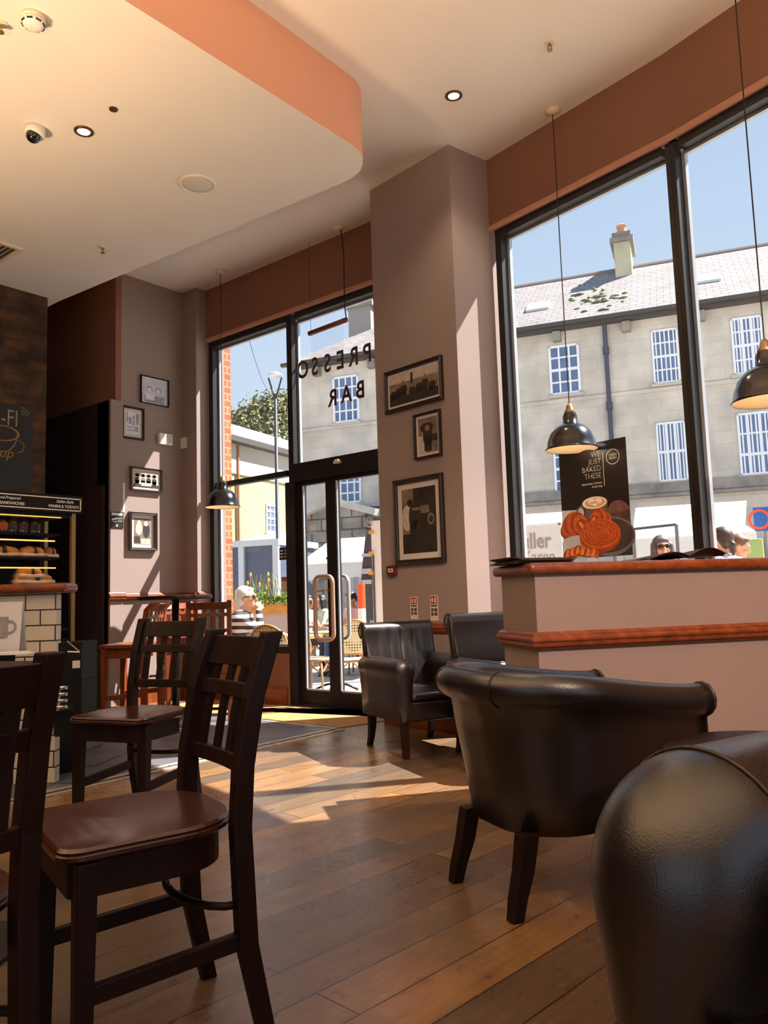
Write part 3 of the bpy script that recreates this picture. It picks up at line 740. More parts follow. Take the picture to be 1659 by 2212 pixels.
# ------------------------------------------------------------------ ceiling fittings
LENS=mat('glowing downlight lens',(255,232,190),.4,emit=2.2)
def ceil_at(px,py,z): return onz(px,py,z)
for px,py,z,lab in ((181,283,ZS,'small recessed downlight in the dropped ceiling beside the dome camera'),(980,206,ZC,'small recessed downlight in the high ceiling above the column')):
    p=ceil_at(px,py,z); t=thing('downlight',lab,'light',(p.x,p.y,z-.02),0,'recessed downlights')
    MB().lathe((0,0,.02),[(.036,0),(.055,0),(.055,-.006),(.045,-.012),(.036,-.006),(.036,0)],28,caps=False).build('bezel',mat('bronze bezel',(92,62,40),.35,metal=.6),t,local=True,smooth=True)
    MB().lathe((0,0,.02),[(0,-.001),(.036,-.001),(.036,-.005),(0,-.005)],24).build('lens',LENS,t,local=True)
    spot('downlight_beam',(p.x,p.y,z-.04),18,2.0,(1,.80,.56),.04)
def sprinkler(px,py,z,lab):
    p=ceil_at(px,py,z); t=thing('sprinkler',lab,'sprinkler',(p.x,p.y,z-.05),0,'ceiling sprinklers')
    MB().lathe((0,0,.05),[(0,0),(.032,0),(.03,-.006),(.012,-.008),(0,-.008)],20).build('escutcheon',CREAM,t,local=True)
    m=MB(); m.tube([(0,0,.045),(0,0,.03)],.008,8); m.tube([(.012,0,.034),(.014,0,.02),(0,0,.008)],.003,6); m.tube([(-.012,0,.034),(-.014,0,.02),(0,0,.008)],.003,6); m.build('frame_arms',BRASS,t,local=True)
    MB().lathe((0,0,0),[(0,.006),(.016,.006),(.016,.002),(0,.002)],14).build('deflector',BRASS,t,local=True)
sprinkler(222,534,ZS,'brass sprinkler under the dropped ceiling near its far left corner')
sprinkler(1187,93,ZC,'brass sprinkler on the high ceiling near the top edge')
sprinkler(2,50,ZS,'brass sprinkler at the left picture edge, beside the smoke detector')
p=ceil_at(72,36,ZS); t=thing('smoke_detector','round white smoke detector on the dropped ceiling, top left','detector',(p.x,p.y,ZS-.06))
MB().lathe((0,0,.06),[(0,0),(.055,0),(.055,-.015),(.05,-.02)],28).build('base',CREAM,t,local=True,smooth=True)
MB().lathe((0,0,.06),[(.05,-.018),(.052,-.035),(.04,-.05),(.02,-.056),(0,-.056)],28).build('sensor_head',WHITE,t,local=True,smooth=True)
m=MB()
for i in range(8):
    a=2*PI*i/8; m.obox((.047*math.cos(a),.047*math.sin(a),.022),Vec((-math.sin(a),math.cos(a),0))*.012,Vec((math.cos(a),math.sin(a),0))*.004,Vec((0,0,.004)))
m.build('vent_slot',BLACK,t,local=True)
p=ceil_at(76,276,ZS); t=thing('dome_camera','white ceiling security camera with dark dome under the dropped ceiling','camera',(p.x,p.y,ZS-.098))
MB().lathe((0,0,.10),[(0,0),(.055,0),(.055,-.04),(.05,-.055),(.043,-.06),(0,-.06)],28).build('housing',WHITE,t,local=True,smooth=True)
MB().ball((.005,-.012,.042),(.042,.042,.042)).build('dark_dome',mat('smoked dome',(18,15,14),.1,coat=.6),t,local=True,smooth=True)
p=ceil_at(427,397,ZS); t=thing('ceiling_speaker','round white ceiling speaker in the dropped ceiling','speaker',(p.x,p.y,ZS-.02))
MB().lathe((0,0,.02),[(.105,0),(.125,0),(.124,-.008),(.11,-.013),(.104,-.008)],40,caps=False).build('rim',WHITE,t,local=True,smooth=True)
MB().lathe((0,0,.02),[(0,-.001),(.106,-.001),(.104,-.008),(.06,-.013),(0,-.015)],36).build('grille',mat('perforated white grille',(206,200,190),.6,bump=.4,bs=500),t,local=True,smooth=True)
p=ceil_at(245,235,ZS); t=thing('ceiling_sensor','tiny round sensor in the dropped ceiling above the downlight','sensor',(p.x,p.y,ZS-.012))
MB().lathe((0,0,.012),[(.012,0),(.024,0),(.022,-.008),(.012,-.01)],20).build('ring',mat('bronze bezel',(92,62,40),.35),t,local=True)
MB().lathe((0,0,.012),[(0,-.001),(.013,-.001),(.010,-.008),(0,-.010)],16).build('lens',mat('pale sensor lens',(200,205,190),.3),t,local=True)
p=ceil_at(2,541,ZS); t=thing('air_vent','white square air grille in the dropped ceiling at the left edge','vent',(p.x-.05,p.y-.1,ZS-.012))
m=MB(); 
for a,b,c_,d in ((-.2,.2,-.2,-.17),(-.2,.2,.17,.2),(-.2,-.17,-.17,.17),(.17,.2,-.17,.17)): m.box(a,b,c_,d,0,.012)
m.build('frame',CREAM,t,local=True)
m=MB()
for i in range(9): m.obox((0,-.15+.0375*i,.006),(.17,0,0),(0,.014,.004),(0,-.0005,.002))
m.build('louvre',mat('dark louvre',(70,54,40),.6),t,local=True)

# ------------------------------------------------------------------ framed photographs
PD=mat('print dark tone',(44,36,30),.6,var=.4,vs=14); PM=mat('print mid tone',(120,104,90),.6,var=.35,vs=18); PLi=mat('print light tone',(190,178,164),.6,var=.2,vs=20)
PBL=mat('pale drawing paper',(216,218,228),.7,var=.1,vs=20); PBD=mat('pale drawing lines',(150,152,166),.7,var=.25,vs=30)
def picture(label,fr,tl,tr,br,bl,frw,mnt,style,frm=None,depth=.03,group=None):
    q=[fr.px(*p) for p in (tl,tr,br,bl)]
    a0=(q[0][0]+q[3][0])/2; a1=(q[1][0]+q[2][0])/2; h1=(q[0][1]+q[1][1])/2; h0=(q[2][1]+q[3][1])/2
    if a0>a1: a0,a1=a1,a0
    c=fr.p((a0+a1)/2,h0,.002); t=thing('framed_photograph',label,'picture',c,0,group)
    frm=frm or FRAMEB; m=MB()
    pr=[(0,0),(0,depth*.8),(frw*.25,depth),(frw*.55,depth*.75),(frw*.8,depth*.85),(frw,depth*.55),(frw,0)]
    rings=[]
    for ca,ch,sa,sh in ((a0,h0,1,1),(a1,h0,-1,1),(a1,h1,-1,-1),(a0,h1,1,-1),(a0,h0,1,1)):
        rings.append([fr.p(ca+sa*w_,ch+sh*w_,.002+d) for w_,d in pr])
    m.loft(rings,True,False); m.build('frame',frm,t)
    b0,b1,g0,g1=a0+frw*.9,a1-frw*.9,h0+frw*.9,h1-frw*.9
    MB().fbox(fr,b0,b1,g0,g1,.002,.008).build('mount',MOUNT if style!='pale' else PBL,t)
    mw=mnt; p0,p1,r0,r1=b0+mw,b1-mw,g0+mw,g1-mw
    m=MB(); e=.0085; W_,H_=p1-p0,r1-r0
    def rect(x0,x1,y0,y1,mi,k): m.mi=mi; m.poly([fr.p(p0+W_*x,r0+H_*y,e+.0003*k) for x,y in ((x0,y0),(x1,y0),(x1,y1),(x0,y1))])
    def ell(cx,cy,rx,ry,mi,k): m.mi=mi; m.disc(fr.p(p0+W_*cx,r0+H_*cy,e+.0003*k),fr.u,fr.z,W_*rx,H_*ry,18)
    def fig(x,y,s,mi,k,hm=1):
        ell(x,y,s*.55,s*1.25,mi,k); ell(x,y+s*1.7,s*.30*min(1,H_/W_+.3),s*.55*min(1.3,W_/H_),hm,k+1); rect(x-s*.45,x+s*.45,max(0,y-s*1.6),y,mi,k)
    mats=[PD,PM,PLi]
    if style=='crowd':
        rect(0,1,0,1,1,0); rect(0,1,.72,1,2,1); rect(0,1,0,.28,0,1)
        for i,x in enumerate((.08,.2,.3,.48,.62,.74,.88)): fig(x,.35+.06*(i%3),.13,0,2+i%2,1)
        rect(.45,.5,.6,.95,0,4)
    elif style=='portrait':
        rect(0,1,0,1,1,0); rect(0,.4,0,.5,2,1); ell(.45,.72,.35,.14,0,2); ell(.5,.45,.26,.28,0,3); rect(.3,.68,.05,.45,0,3); ell(.48,.7,.13,.09,1,4); rect(.75,1,.3,.5,0,2)
    elif style=='scene':
        rect(0,1,0,1,0,0); rect(0,.35,.3,1,1,1); ell(.15,.55,.15,.2,2,2); ell(.25,.78,.09,.06,0,3); ell(.33,.55,.13,.2,0,3); rect(.22,.6,.18,.5,0,3); rect(.3,.75,.66,.7,1,4); ell(.85,.5,.1,.09,1,3); ell(.85,.5,.06,.055,0,4); rect(.55,.8,.6,.72,1,3)
    elif style=='group':
        rect(0,1,0,1,2,0); rect(0,1,0,.2,0,1)
        for i,x in enumerate((.15,.38,.6,.83)): fig(x,.42,.17,i%2*0+(0 if i!=1 else 1),2+i,2); ell(x,.74,.09,.1,0,3+i)
        rect(.3,.7,.1,.3,2,8)
    elif style=='pale':
        mats=[PBD,mat('pale drawing tone',(198,200,212),.7,var=.15,vs=30),PBL]; rect(0,1,0,1,1,0)
        ell(.3,.55,.12,.13,0,1); ell(.65,.55,.12,.13,0,1); ell(.3,.52,.09,.09,2,2); ell(.65,.52,.09,.09,2,2); rect(.1,.9,.0,.3,0,1); rect(.15,.5,.1,.35,2,2)
    elif style=='street':
        mats=[PBD,PM,PBL]; rect(0,1,0,1,2,0)
        for i,(x0,x1,y0,y1) in enumerate(((.05,.15,.5,.95),(.2,.42,.45,.75),(.5,.62,.4,.85),(.72,.95,.45,.95),(.05,.95,.15,.2),(.1,.6,.28,.33),(.65,.9,.22,.36),(.3,.36,.5,.7))): rect(x0,x1,y0,y1,0,1+i)
    elif style=='chat':
        rect(0,1,0,1,1,0); ell(.3,.6,.2,.25,2,1); ell(.72,.55,.2,.3,0,2); ell(.3,.82,.12,.1,2,3); ell(.7,.8,.13,.1,2,3); rect(0,.35,.05,.3,0,3); rect(.4,.95,.0,.22,2,4)
    m.build('print',mats,t)
    return t
G1='framed photographs on the lilac wall'; G2='framed photographs on the column'
SILV=mat('thin pale frame',(90,86,84),.4)
picture('pale framed drawing hung highest on the lilac wall, above the white control box',FP,(302,809),(362,824),(362,881),(302,869),.008,.012,'pale',BLACK,group=G1)
picture('dark framed street photograph on the lilac wall, second from the top',FP,(262,877),(309,883),(309,954),(261,944),.018,.03,'street',FRAMEB,group=G1)
picture('framed photograph of a laughing group, third from the top on the lilac wall',FP,(281,1006),(348,1017),(347,1064),(279,1059),.016,.02,'group',mat('silver black frame',(70,66,62),.35),group=G1)
picture('grey framed photograph hung lowest on the lilac wall, above the dado rail',FP,(278,1106),(337,1108),(335,1189),(275,1189),.026,.035,'chat',mat('grey moulded frame',(74,70,68),.4),.04,group=G1)
picture('wide framed photograph of a crowd, topmost of three on the column',FC,(833,805),(957,769),(960,866),(836,893),.028,.02,'crowd',group=G2)
picture('small framed portrait photograph, middle of three on the column',FC,(896,898),(953,884),(957,984),(900,993),.016,.022,'portrait',group=G2)
picture('large framed photograph with wide cream mount, lowest on the column',FC,(853,1040),(957,1021),(967,1214),(858,1221),.036,.045,'scene',group=G2)

def plate(name,label,cat,fr,x0,y0,x1,y1,d0,d1,mm,bevel=.004,group=None):
    q=[fr.px(*p) for p in ((x0,y0),(x1,y0),(x1,y1),(x0,y1))]
    a0=(q[0][0]+q[3][0])/2; a1=(q[1][0]+q[2][0])/2; h1=(q[0][1]+q[1][1])/2; h0=(q[2][1]+q[3][1])/2
    m=MB(); m.fbox(fr,a0,a1,h0,h1,d0,d1); o=m.build(name,mm,bevel=bevel)
    if label: tag(o,label,cat,group)
    return o,a0,a1,h0,h1
def onroot(o):
    W=WORLD[o]
    return o
o,a0,a1,h0,h1=plate('control_box','white alarm control box on the lilac wall right of the pictures','control box',FP,340,938,368,962,.001,.04,WHITE,.006)
MB().fbox(FP,a0+.05,a1-.012,h0+.02,h1-.012,.0402,.042).build('display_label',mat('grey label',(190,190,186),.5),o)
fsl=Fr((XW,4.87),(-6.335,4.87)); plate('wall_sensor','small white sensor on the dark pier beside the control box','sensor',fsl,392,946,405,970,.001,.03,WHITE,.005)
plate('cable_trunking','thin white cable trunking strip on the lilac wall beside the pictures','trunking',FP,262,1044,267,1106,.001,.02,WHITE,0)
o,a0,a1,h0,h1=plate('camera_notice','black security camera notice on the pilaster corner','sign',fs,238,1106,266,1141,.001,.006,BLACK,0)
m=MB(); W_,H_=a1-a0,h1-h0
m.fbox(fs,a0+W_*.08,a1-W_*.08,h1-H_*.22,h1-H_*.06,.0062,.0066)
m.obox(fs.p(a0+W_*.3,h0+H_*.56,.0066),(fs.u*W_*.2+fs.z*H_*.05),fs.n*.0004,(fs.z*H_*.06)); m.obox(fs.p(a0+W_*.3,h0+H_*.40,.0066),fs.u*W_*.14,fs.n*.0004,fs.z*H_*.02)
m.text('CCTV',fs.p(a0+W_*.73,h0+H_*.6,.0066),fs.u,fs.z,H_*.13); m.text('IN USE',fs.p(a0+W_*.73,h0+H_*.44,.0066),fs.u,fs.z,H_*.1); m.disc(fs.p(a0+W_*.5,h0+H_*.16,.0066),fs.u,fs.z,W_*.07,W_*.07,12)
m.build('lettering',WHITE,o)
o,a0,a1,h0,h1=plate('call_point','dark red fire call point box low on the column','call point',FC,841,1222,859,1243,.001,.03,mat('dark red plastic',(104,32,26),.4),.004)
m=MB(); W_,H_=a1-a0,h1-h0; m.fbox(FC,a0+W_*.22,a1-W_*.22,h0+H_*.33,h1-H_*.3,.0302,.031); m.build('white_label',WHITE,o)
m=MB(); m.text('FIRE',FC.p((a0+a1)/2,(h0+h1)/2,.0315),FC.u,FC.z,H_*.18,weight=.001); m.build('lettering',BLACK,o)
REDS=mat('sign red',(150,36,30),.5); PAPER=mat('off white sign card',(208,190,172),.6)
for (x0,y0,x1,y1),lab in (((887,1289,903,1338),'left of the two fire extinguisher signs on the column'),((930,1286,947,1341),'right of the two fire extinguisher signs on the column')):
    o,a0,a1,h0,h1=plate('extinguisher_sign',lab,'sign',FC,x0,y0,x1,y1,.001,.003,PAPER,0,'fire extinguisher signs'); W_,H_=a1-a0,h1-h0
    m=MB(); m.fbox(FC,a0+W_*.1,a1-W_*.1,h1-H_*.33,h1-H_*.04,.0031,.0034); m.build('red_panel',REDS,o)
    m=MB(); m.fbox(FC,a0+W_*.2,a0+W_*.42,h1-H_*.27,h1-H_*.1,.0036,.0038); m.fbox(FC,a0+W_*.56,a0+W_*.8,h1-H_*.29,h1-H_*.08,.0036,.0038); m.build('white_symbol',PAPER,o)
    m=MB(); m.fbox(FC,a0+W_*.1,a1-W_*.1,h1-H_*.44,h1-H_*.37,.0031,.0034)
    for k in range(4): m.fbox(FC,a0+W_*(.12+.4*(k%2)),a0+W_*(.42+.46*(k%2)),h1-H_*(.64+.16*(k//2)),h1-H_*(.5+.17*(k//2)),.0031,.0034)
    m.build('dark_print',mat('dark sign print',(84,66,54),.6),o)
# inner partition door with a knob
fdr=Fr((-7.4,4.035),(XW,4.035))
d2=thing('door_2',None,None,(-7.0,4.02,0),kind='structure')
MB().fbox(fdr,.0,.78,0,2.05,.002,.03).build('door_leaf',PAINT_X,d2)
a,h=fdr.px(212,1413,.03); MB().lathe(fdr.p(a,h,.03),[(0,0),(.012,0),(.012,.03),(.026,.04),(.026,.06),(0,.07)],16,ax=fdr.n).build('door_handle',BRASS,d2,smooth=True)

# ------------------------------------------------------------------ letters on the fanlight, seen from behind
LET=mat('dark brown window lettering',(48,30,20),.5); GOLD=mat('gold letter edge',(150,104,50),.5)
lo=FL.px(653,800,-.09); lp=FL.px(793,764,-.09); lb=FL.px(778,843,-.09); lr=FL.px(718,861,-.09)
sp_=(lp[0]-lo[0])/5.0
root=thing('window_lettering','dark reversed coffee bar lettering on the glass above the door','lettering',FL.p(lo[0],lb[1]-.1,-.09))
G=.185
for i,ch in enumerate('OSSERPSE'):
    m=MB(); cc=FL.p(lo[0]+sp_*i,lo[1]+(lp[1]-lo[1])*i/5,-.0925); m.text(ch,cc-FL.n*.0,FL.u*-1,FL.z,G*1.25,sx=.82); m.mi=1; m.text(ch,cc-FL.n*.002,FL.u*-1,FL.z,G*1.25,weight=.006,sx=.82); m.build('letter',[LET,GOLD],root)
for i,ch in enumerate('RAB'):
    m=MB(); cc=FL.p(lr[0]+(lb[0]-lr[0])*i/2,lr[1]+(lb[1]-lr[1])*i/2,-.0925); m.text(ch,cc,FL.u*-1,FL.z,G*1.15,sx=.85); m.mi=1; m.text(ch,cc-FL.n*.002,FL.u*-1,FL.z,G*1.15,weight=.006,sx=.85); m.build('letter',[LET,GOLD],root)
# opening hours card stuck inside the fixed window
o,a0,a1,h0,h1=plate('opening_hours_sign','small black opening hours sign on the window left of the door','sign',FL,592,1182,618,1209,-.07,-.066,BLACK,0)
m=MB(); W_,H_=a1-a0,h1-h0
for k in range(3):
    yy=h1-H_*(.25+.25*k); m.fbox(FL,a0+W_*.10,a0+W_*.3,yy-.006,yy+.006,-.0655,-.065); m.fbox(FL,a0+W_*.42,a0+W_*(.8+.05*k),yy-.004,yy+.004,-.0655,-.065)
m.build('lettering',WHITE,o)
o,a0,a1,h0,h1=plate('window_notice','small cream and brown notice stuck low on the window by the door','notice',FL,597,1246,617,1279,-.07,-.066,mat('cream notice',(198,190,166),.6),0)
m=MB(); m.fbox(FL,a0,a1,h1-(h1-h0)*.28,h1,-.0655,-.065); m.build('brown_header',mat('brown header',(150,100,78),.6),o)

# ------------------------------------------------------------------ bakery poster on the right window
q=[FR1.px(*p,-.06) for p in ((1205,985),(1352,943),(1366,1199),(1222,1208))]
a0=(q[0][0]+q[3][0])/2; a1=(q[1][0]+q[2][0])/2; h0=(q[2][1]+q[3][1])/2; h1=q[1][1]
W_,H_=a1-a0,h1-h0
po=thing('bakery_poster','black bakery poster with pastries and coffee on the large right window','poster',FR1.p((a0+a1)/2,h0,-.06))
D=-.058
def pt(x,y,k=0): return FR1.p(a0+W_*x,h0+H_*y,D+.0004*k)
m=MB(); m.fbox(FR1,a0,a1,h0,h1,-.062,-.0585); m.build('sheet',mat('poster black',(30,23,20),.4),po)
pm=[mat('poster grey tabletop',(190,188,188),.5,var=.2,vs=8),mat('poster shadow',(66,56,50),.5),mat('poster cup',(92,84,76),.5),mat('poster coffee',(206,150,96),.5),mat('poster foam',(236,222,200),.5),mat('poster pastry dark',(150,66,26),.5,var=.35,vs=40),mat('poster pastry',(190,86,28),.5,var=.4,vs=50),mat('poster pastry light',(224,134,62),.5,var=.2,vs=50),mat('poster plate',(112,110,110),.4),mat('poster jam jar',(104,72,62),.5,var=.3,vs=30)]
m=MB()
def E_(cx,cy,rx,ry,mi,k,a0_=0,a1_=2*PI,rot=0.0):
    m.mi=mi; ux=FR1.u*math.cos(rot)+FR1.z*math.sin(rot); uy=-FR1.u*math.sin(rot)+FR1.z*math.cos(rot)
    m.disc(pt(cx,cy,k),ux,uy,rx*W_,ry*W_,30,a0_,a1_)
def Q_(pts,mi,k): m.mi=mi; m.poly([pt(x,y,k) for x,y in pts])
Q_([(0,0),(1,0),(1,.40),(0,.44)],0,1); Q_([(.45,0),(1,0),(1,.40),(.75,.42)],1,2)
E_(.84,.36,.16,.16,9,3); Q_([(.69,.22),(.98,.22),(1.0,.40),(.68,.40)],9,3); E_(.84,.40,.16,.05,9,4)
Q_([(.36,.30),(.66,.30),(.70,.47),(.32,.47)],2,4); E_(.51,.30,.15,.05,2,4); E_(.30,.40,.07,.09,2,4); E_(.30,.40,.045,.065,0,5); E_(.51,.47,.195,.085,2,5); E_(.51,.475,.18,.075,4,6); E_(.52,.475,.15,.058,3,7)
E_(.47,.485,.06,.035,4,8); E_(.56,.485,.06,.035,4,8); Q_([(.415,.485),(.615,.485),(.515,.44)],4,8)
E_(.70,.17,.36,.24,8,6); E_(.70,.18,.33,.21,1,7)
for cx,cy,s,f in ((.20,.28,1,1),(.58,.33,.75,-1)):                   # croissants
    for i in range(7):
        a=PI*(.15+.7*i/6); E_(cx-f*.13*s*math.cos(a)*1.1,cy-.05+.085*s*math.sin(a),(.055+.05*math.sin(a))*s*1.2,(.10+.05*math.sin(a))*s,6 if i%2 else 5,8+i,rot=f*(a-PI/2)*.6); E_(cx-f*.13*s*math.cos(a)*1.1-.01,cy-.04+.085*s*math.sin(a),.022*s,.085*s,7,8.5+i,rot=f*(a-PI/2)*.6)
E_(.57,.18,.30,.21,5,16); E_(.57,.20,.29,.185,6,17)
for i in range(5): E_(.57,.205,.26-.05*i,.155-.03*i,5,18+i); E_(.57,.207,.245-.05*i,.143-.03*i,6,18.5+i)
for i in range(6):
    x=.04+.078*i; E_(x+.03,.035-.012*abs(i-2),.075,.12,6 if i%2 else 5,23+.4*i,0,PI,-.25); E_(x+.02,.04-.012*abs(i-2),.025,.10,7,23.2+.4*i,0,PI,-.25)
m.build('printed_picture',pm,po)
m=MB(); u,z=FR1.u,FR1.z
for s_,y,sh in (('WE',.895,0),('JUST',.833,.25),('BAKED',.771,0),('THESE',.709,0)): m.text(s_,pt(.635,y,2),u,z,H_*.070,'RIGHT',shear=sh,sx=.92,weight=-.0012)
m.text('Baked fresh, in-house,',pt(.635,.645,2),u,z,H_*.026,'RIGHT',sx=.9); m.text('all day long',pt(.635,.615,2),u,z,H_*.026,'RIGHT',sx=.9)
Q_([(.665,.61),(.672,.61),(.672,.905),(.665,.905)],0,2); m.ringflat(pt(.81,.85,2),u,z,W_*.087,W_*.095); m.text('OVEN',pt(.81,.865,2),u,z,H_*.032,sx=.9); m.text('FRESH',pt(.81,.838,2),u,z,H_*.030,sx=.9)
for f_ in range(len(m.m)): m.m[f_]=0
m.build('lettering',mat('poster white lettering',(222,216,206),.5),po)

# ------------------------------------------------------------------ newspapers on the ledge
NEWS=mat('newsprint',(120,108,98),.8,var=.5,vs=22); NEWSD=mat('dark newsprint page',(58,46,40),.7,var=.4,vs=14)
def paper(name,label,a0,a1,d0,d1,z,layers,wave,mm,group='newspapers on the ledge'):
    m=MB()
    for k in range(layers):
        o_=.006*k; rnd=random.Random(k+3); sk_=rnd.uniform(-.02,.02)
        def f(u_,v_,k=k,sk_=sk_): return FH.p(a0+(a1-a0)*u_+sk_*(1-u_),z+.003+.004*k+wave(u_,v_,k),d0+(d1-d0)*v_+sk_)
        def g(u_,v_,k=k,sk_=sk_): return f(u_,v_)+Vec((0,0,.0028))
        m.grid(f,14,6); m.grid(g,14,6)
        for i in range(14): m.poly([f(i/14,1),f((i+1)/14,1),g((i+1)/14,1),g(i/14,1)]); m.poly([f(i/14,0),f((i+1)/14,0),g((i+1)/14,0),g(i/14,0)])
        for j in range(6): m.poly([f(0,j/6),f(0,(j+1)/6),g(0,(j+1)/6),g(0,j/6)]); m.poly([f(1,j/6),f(1,(j+1)/6),g(1,(j+1)/6),g(1,j/6)])
    return tag(m.build(name,mm),label,'newspaper',group)
paper('newspaper','folded dark newspapers stacked on the left corner of the half wall ledge',-.06,.22,-.36,-.04,HT,6,lambda u_,v_,k:.010*max(0,(.25-u_))*k*.6,NEWSD)
paper('newspaper','open wavy newspaper lying on the half wall ledge below the window post',.60,1.0,-.30,-.02,HT,3,lambda u_,v_,k:.034*abs(math.sin(u_*PI*2))*(.4+.6*v_)*(.45+.7*u_)+.012*u_,NEWSD)

# ------------------------------------------------------------------ side table on the right
st=atd(1672,1556,2.42); t=thing('side_table','low round dark wooden side table at the right edge, before the half wall','table',(st.x,st.y,0))
zt=.945-(1556-1240)/1712*2.42
MB().lathe((0,0,zt),[(0,-.03),(.27,-.03),(.30,-.022),(.30,-.006),(.29,0),(0,0)],40).build('table_top',DARKW,t,local=True)
MB().tube([(0,0,.03),(0,0,zt-.03)],.035,12).build('pedestal',BLACK,t,local=True,smooth=True)
MB().lathe((0,0,0),[(0,0),(.2,0),(.2,.012),(.06,.04),(0,.045)],28).build('base',BLACK,t,local=True)
# ------------------------------------------------------------------ tiled counter and sandwich display
K_=onz(118,1692,0); K_.z=0; uc=Vec((.777,.63,0)).normalized(); nc=Vec((uc.y,-uc.x,0))
FT=Fr(K_-uc*.8,K_); LT=FT.L
TILE=brickm('cream bevelled wall tiles',(224,216,196),(216,208,190),(46,36,28),.165,.084,.004,.25,(uc.x,uc.y,0),bumpk=.6,noisek=.12,ns=2,spec=.5)
zc_=FT.px(120,1281)[1]
ct=thing('service_counter','service counter faced with cream tiles under a rounded wooden top, left edge','counter',FT.p(LT/2,0,-.3))
m=MB(); m.fbox(FT,0,LT,.0,zc_,-.06,0); m.build('tiled_front',TILE,ct)
m=MB(); m.fbox(FT,0,LT-.22,.0,zc_,-.12,-.06); m.build('carcass',mat('matt black cabinet',(14,11,10),.6,spec=.25),ct)
a1=FT.px(142,1272,.05)[0]
m=MB(); m.fbox(FT,0,a1,zc_,zc_+.055,-.14,.05); m.build('counter_top',MAHOG,ct,bevel=.025,seg=4)
# display case behind the counter
pd=atd(178,1092,4.95); XD=pd.x; FD=Fr((XD,pd.y-1.15),(XD,pd.y)); LD=FD.L
BLK=mat('matt black cabinet',(14,11,10),.6,spec=.25)
dc=thing('display_case','tall black sandwich display case with lit shelves behind the tiled counter','display case',FD.p(LD/2,0,-.2))
hs0=FD.px(178,1109)[1]; hs1=FD.px(178,1076)[1]
ar=FD.px(166,1250)[0]
m=MB(); m.fbox(FD,0,ar,.55,hs1,-.55,-.50); m.fbox(FD,0,ar,hs0-.02,hs1-.0,-.5,-.02); m.fbox(FD,0,ar,.0,.75,-.5,-.02); m.fbox(FD,ar-.02,ar,.75,hs0,-.5,-.40)
m.build('cabinet',BLK,dc)
m=MB(); m.fbox(FD,0,LD,hs0-.004,hs1+.006,-.02,.004); sg=m.build('header_sign',BLK,dc)
m=MB(); b=.006
m.fbox(FD,0,LD-.012,hs1-.008-b,hs1-.008,.0045,.006); m.fbox(FD,0,LD-.012,hs0+.008,hs0+.008+b,.0045,.006); m.fbox(FD,LD-.012-b,LD-.012,hs0+.008,hs1-.008,.0045,.006)
hm_=hs1-hs0
def tx(s_,x,y,k,sz,sh=0,w_=0,sx=1): 
    a,_=FD.px(x,y,.006); m.text(s_,FD.p(a,hs0+hm_*k,.0062),FD.u,FD.z,sz,shear=sh,weight=w_*.16,sx=sx)
tx('Italian-Style',140,1085,.66,hm_*.26,.35,.002,.95); tx('PANINI & TOSTATI',138,1096,.34,hm_*.24,0,.004)
a,_=FD.px(53,1087,.006); m.text('Hand-Prepared',FD.p(FD.px(44,1075,.006)[0],hs0+hm_*.66,.0062),FD.u,FD.z,hm_*.26,'RIGHT',.35,.0003,.95)
m.text('ARTISAN SANDWICHES',FD.p(a,hs0+hm_*.34,.0062),FD.u,FD.z,hm_*.24,'RIGHT',0,.0007)
m.build('lettering',WHITE,sg)
LED=mat('warm shelf light strip',(255,196,96),.5,emit=.7)
shelves=[]
for (y0,x1,ysh) in ((1118,131,1153),(1169,117,1204),(1227,119,1258)):
    a,hh=FD.px(x1,y0,-.10); m=MB(); m.fbox(FD,0,a,hh-.0035,hh+.0035,-.11,-.09); m.build('light_strip',LED,dc)
    hsf=FD.px(100,ysh,-.12)[1]; shelves.append(hsf)
    if ysh<1250: MB().fbox(FD,0,ar-.05,hsf-.012,hsf,-.48,-.10).build('shelf',BLK,dc)
bp=FD.px(160,1250,.0)[0]
for a,d in ((bp,-.02),(FD.px(100,1250,-.40)[0],-.42)):
    MB().fbox(FD,a-.012,a+.012,.62,hs0,d-.012,d+.012).build('brass_post',BRASS,dc)
MB().fbox(FD,0,bp,.80,.815,-.5,-.02).build('base_shelf',BLK,dc)
# goods on the shelves
GL=mat('dark jar glass',(52,44,38),.15,spec=.7); LID=mat('pale jar lid',(176,160,132),.35)
z1=shelves[0]
for i,(x,lab,lc) in enumerate(((3,'orange labelled jar at the left picture edge on the top display shelf',(226,98,28)),(25,'dark jar with plain label, second from the left on the top shelf',(62,64,56)),(48,'dark jar with small red mark on its label on the top shelf',(96,58,54)),(72,'dim dark jar, rightmost of the row on the top shelf',(48,44,34)))):
    a=FD.px(x,1130,-.20)[0]; c=FD.p(a,z1,-.20); t=thing('jar',lab,'jar',c,0,'jars on the display shelf')
    MB().lathe((0,0,0),[(0,0),(.034,0),(.036,.01),(.036,.075),(.028,.09),(.026,.095),(0,.095)],18).build('glass_body',GL,t,local=True,smooth=True)
    MB().lathe((0,0,.095),[(0,0),(.029,0),(.029,.014),(0,.016)],18).build('lid',LID,t,local=True)
    MB().lathe((0,0,0),[(.0365,.02),(.0368,.02),(.0368,.06),(.0365,.06)],18,caps=False).build('label',mat('jar label %d'%i,lc,.5),t,local=True)
BREAD=mat('baked bread crust',(196,132,66),.6,var=.4,vs=28,bump=.3,bs=50); FILM=mat('glossy film wrap',(206,182,160),.2,var=.3,vs=22,spec=.7); BAND=mat('black paper band',(30,26,24),.5)
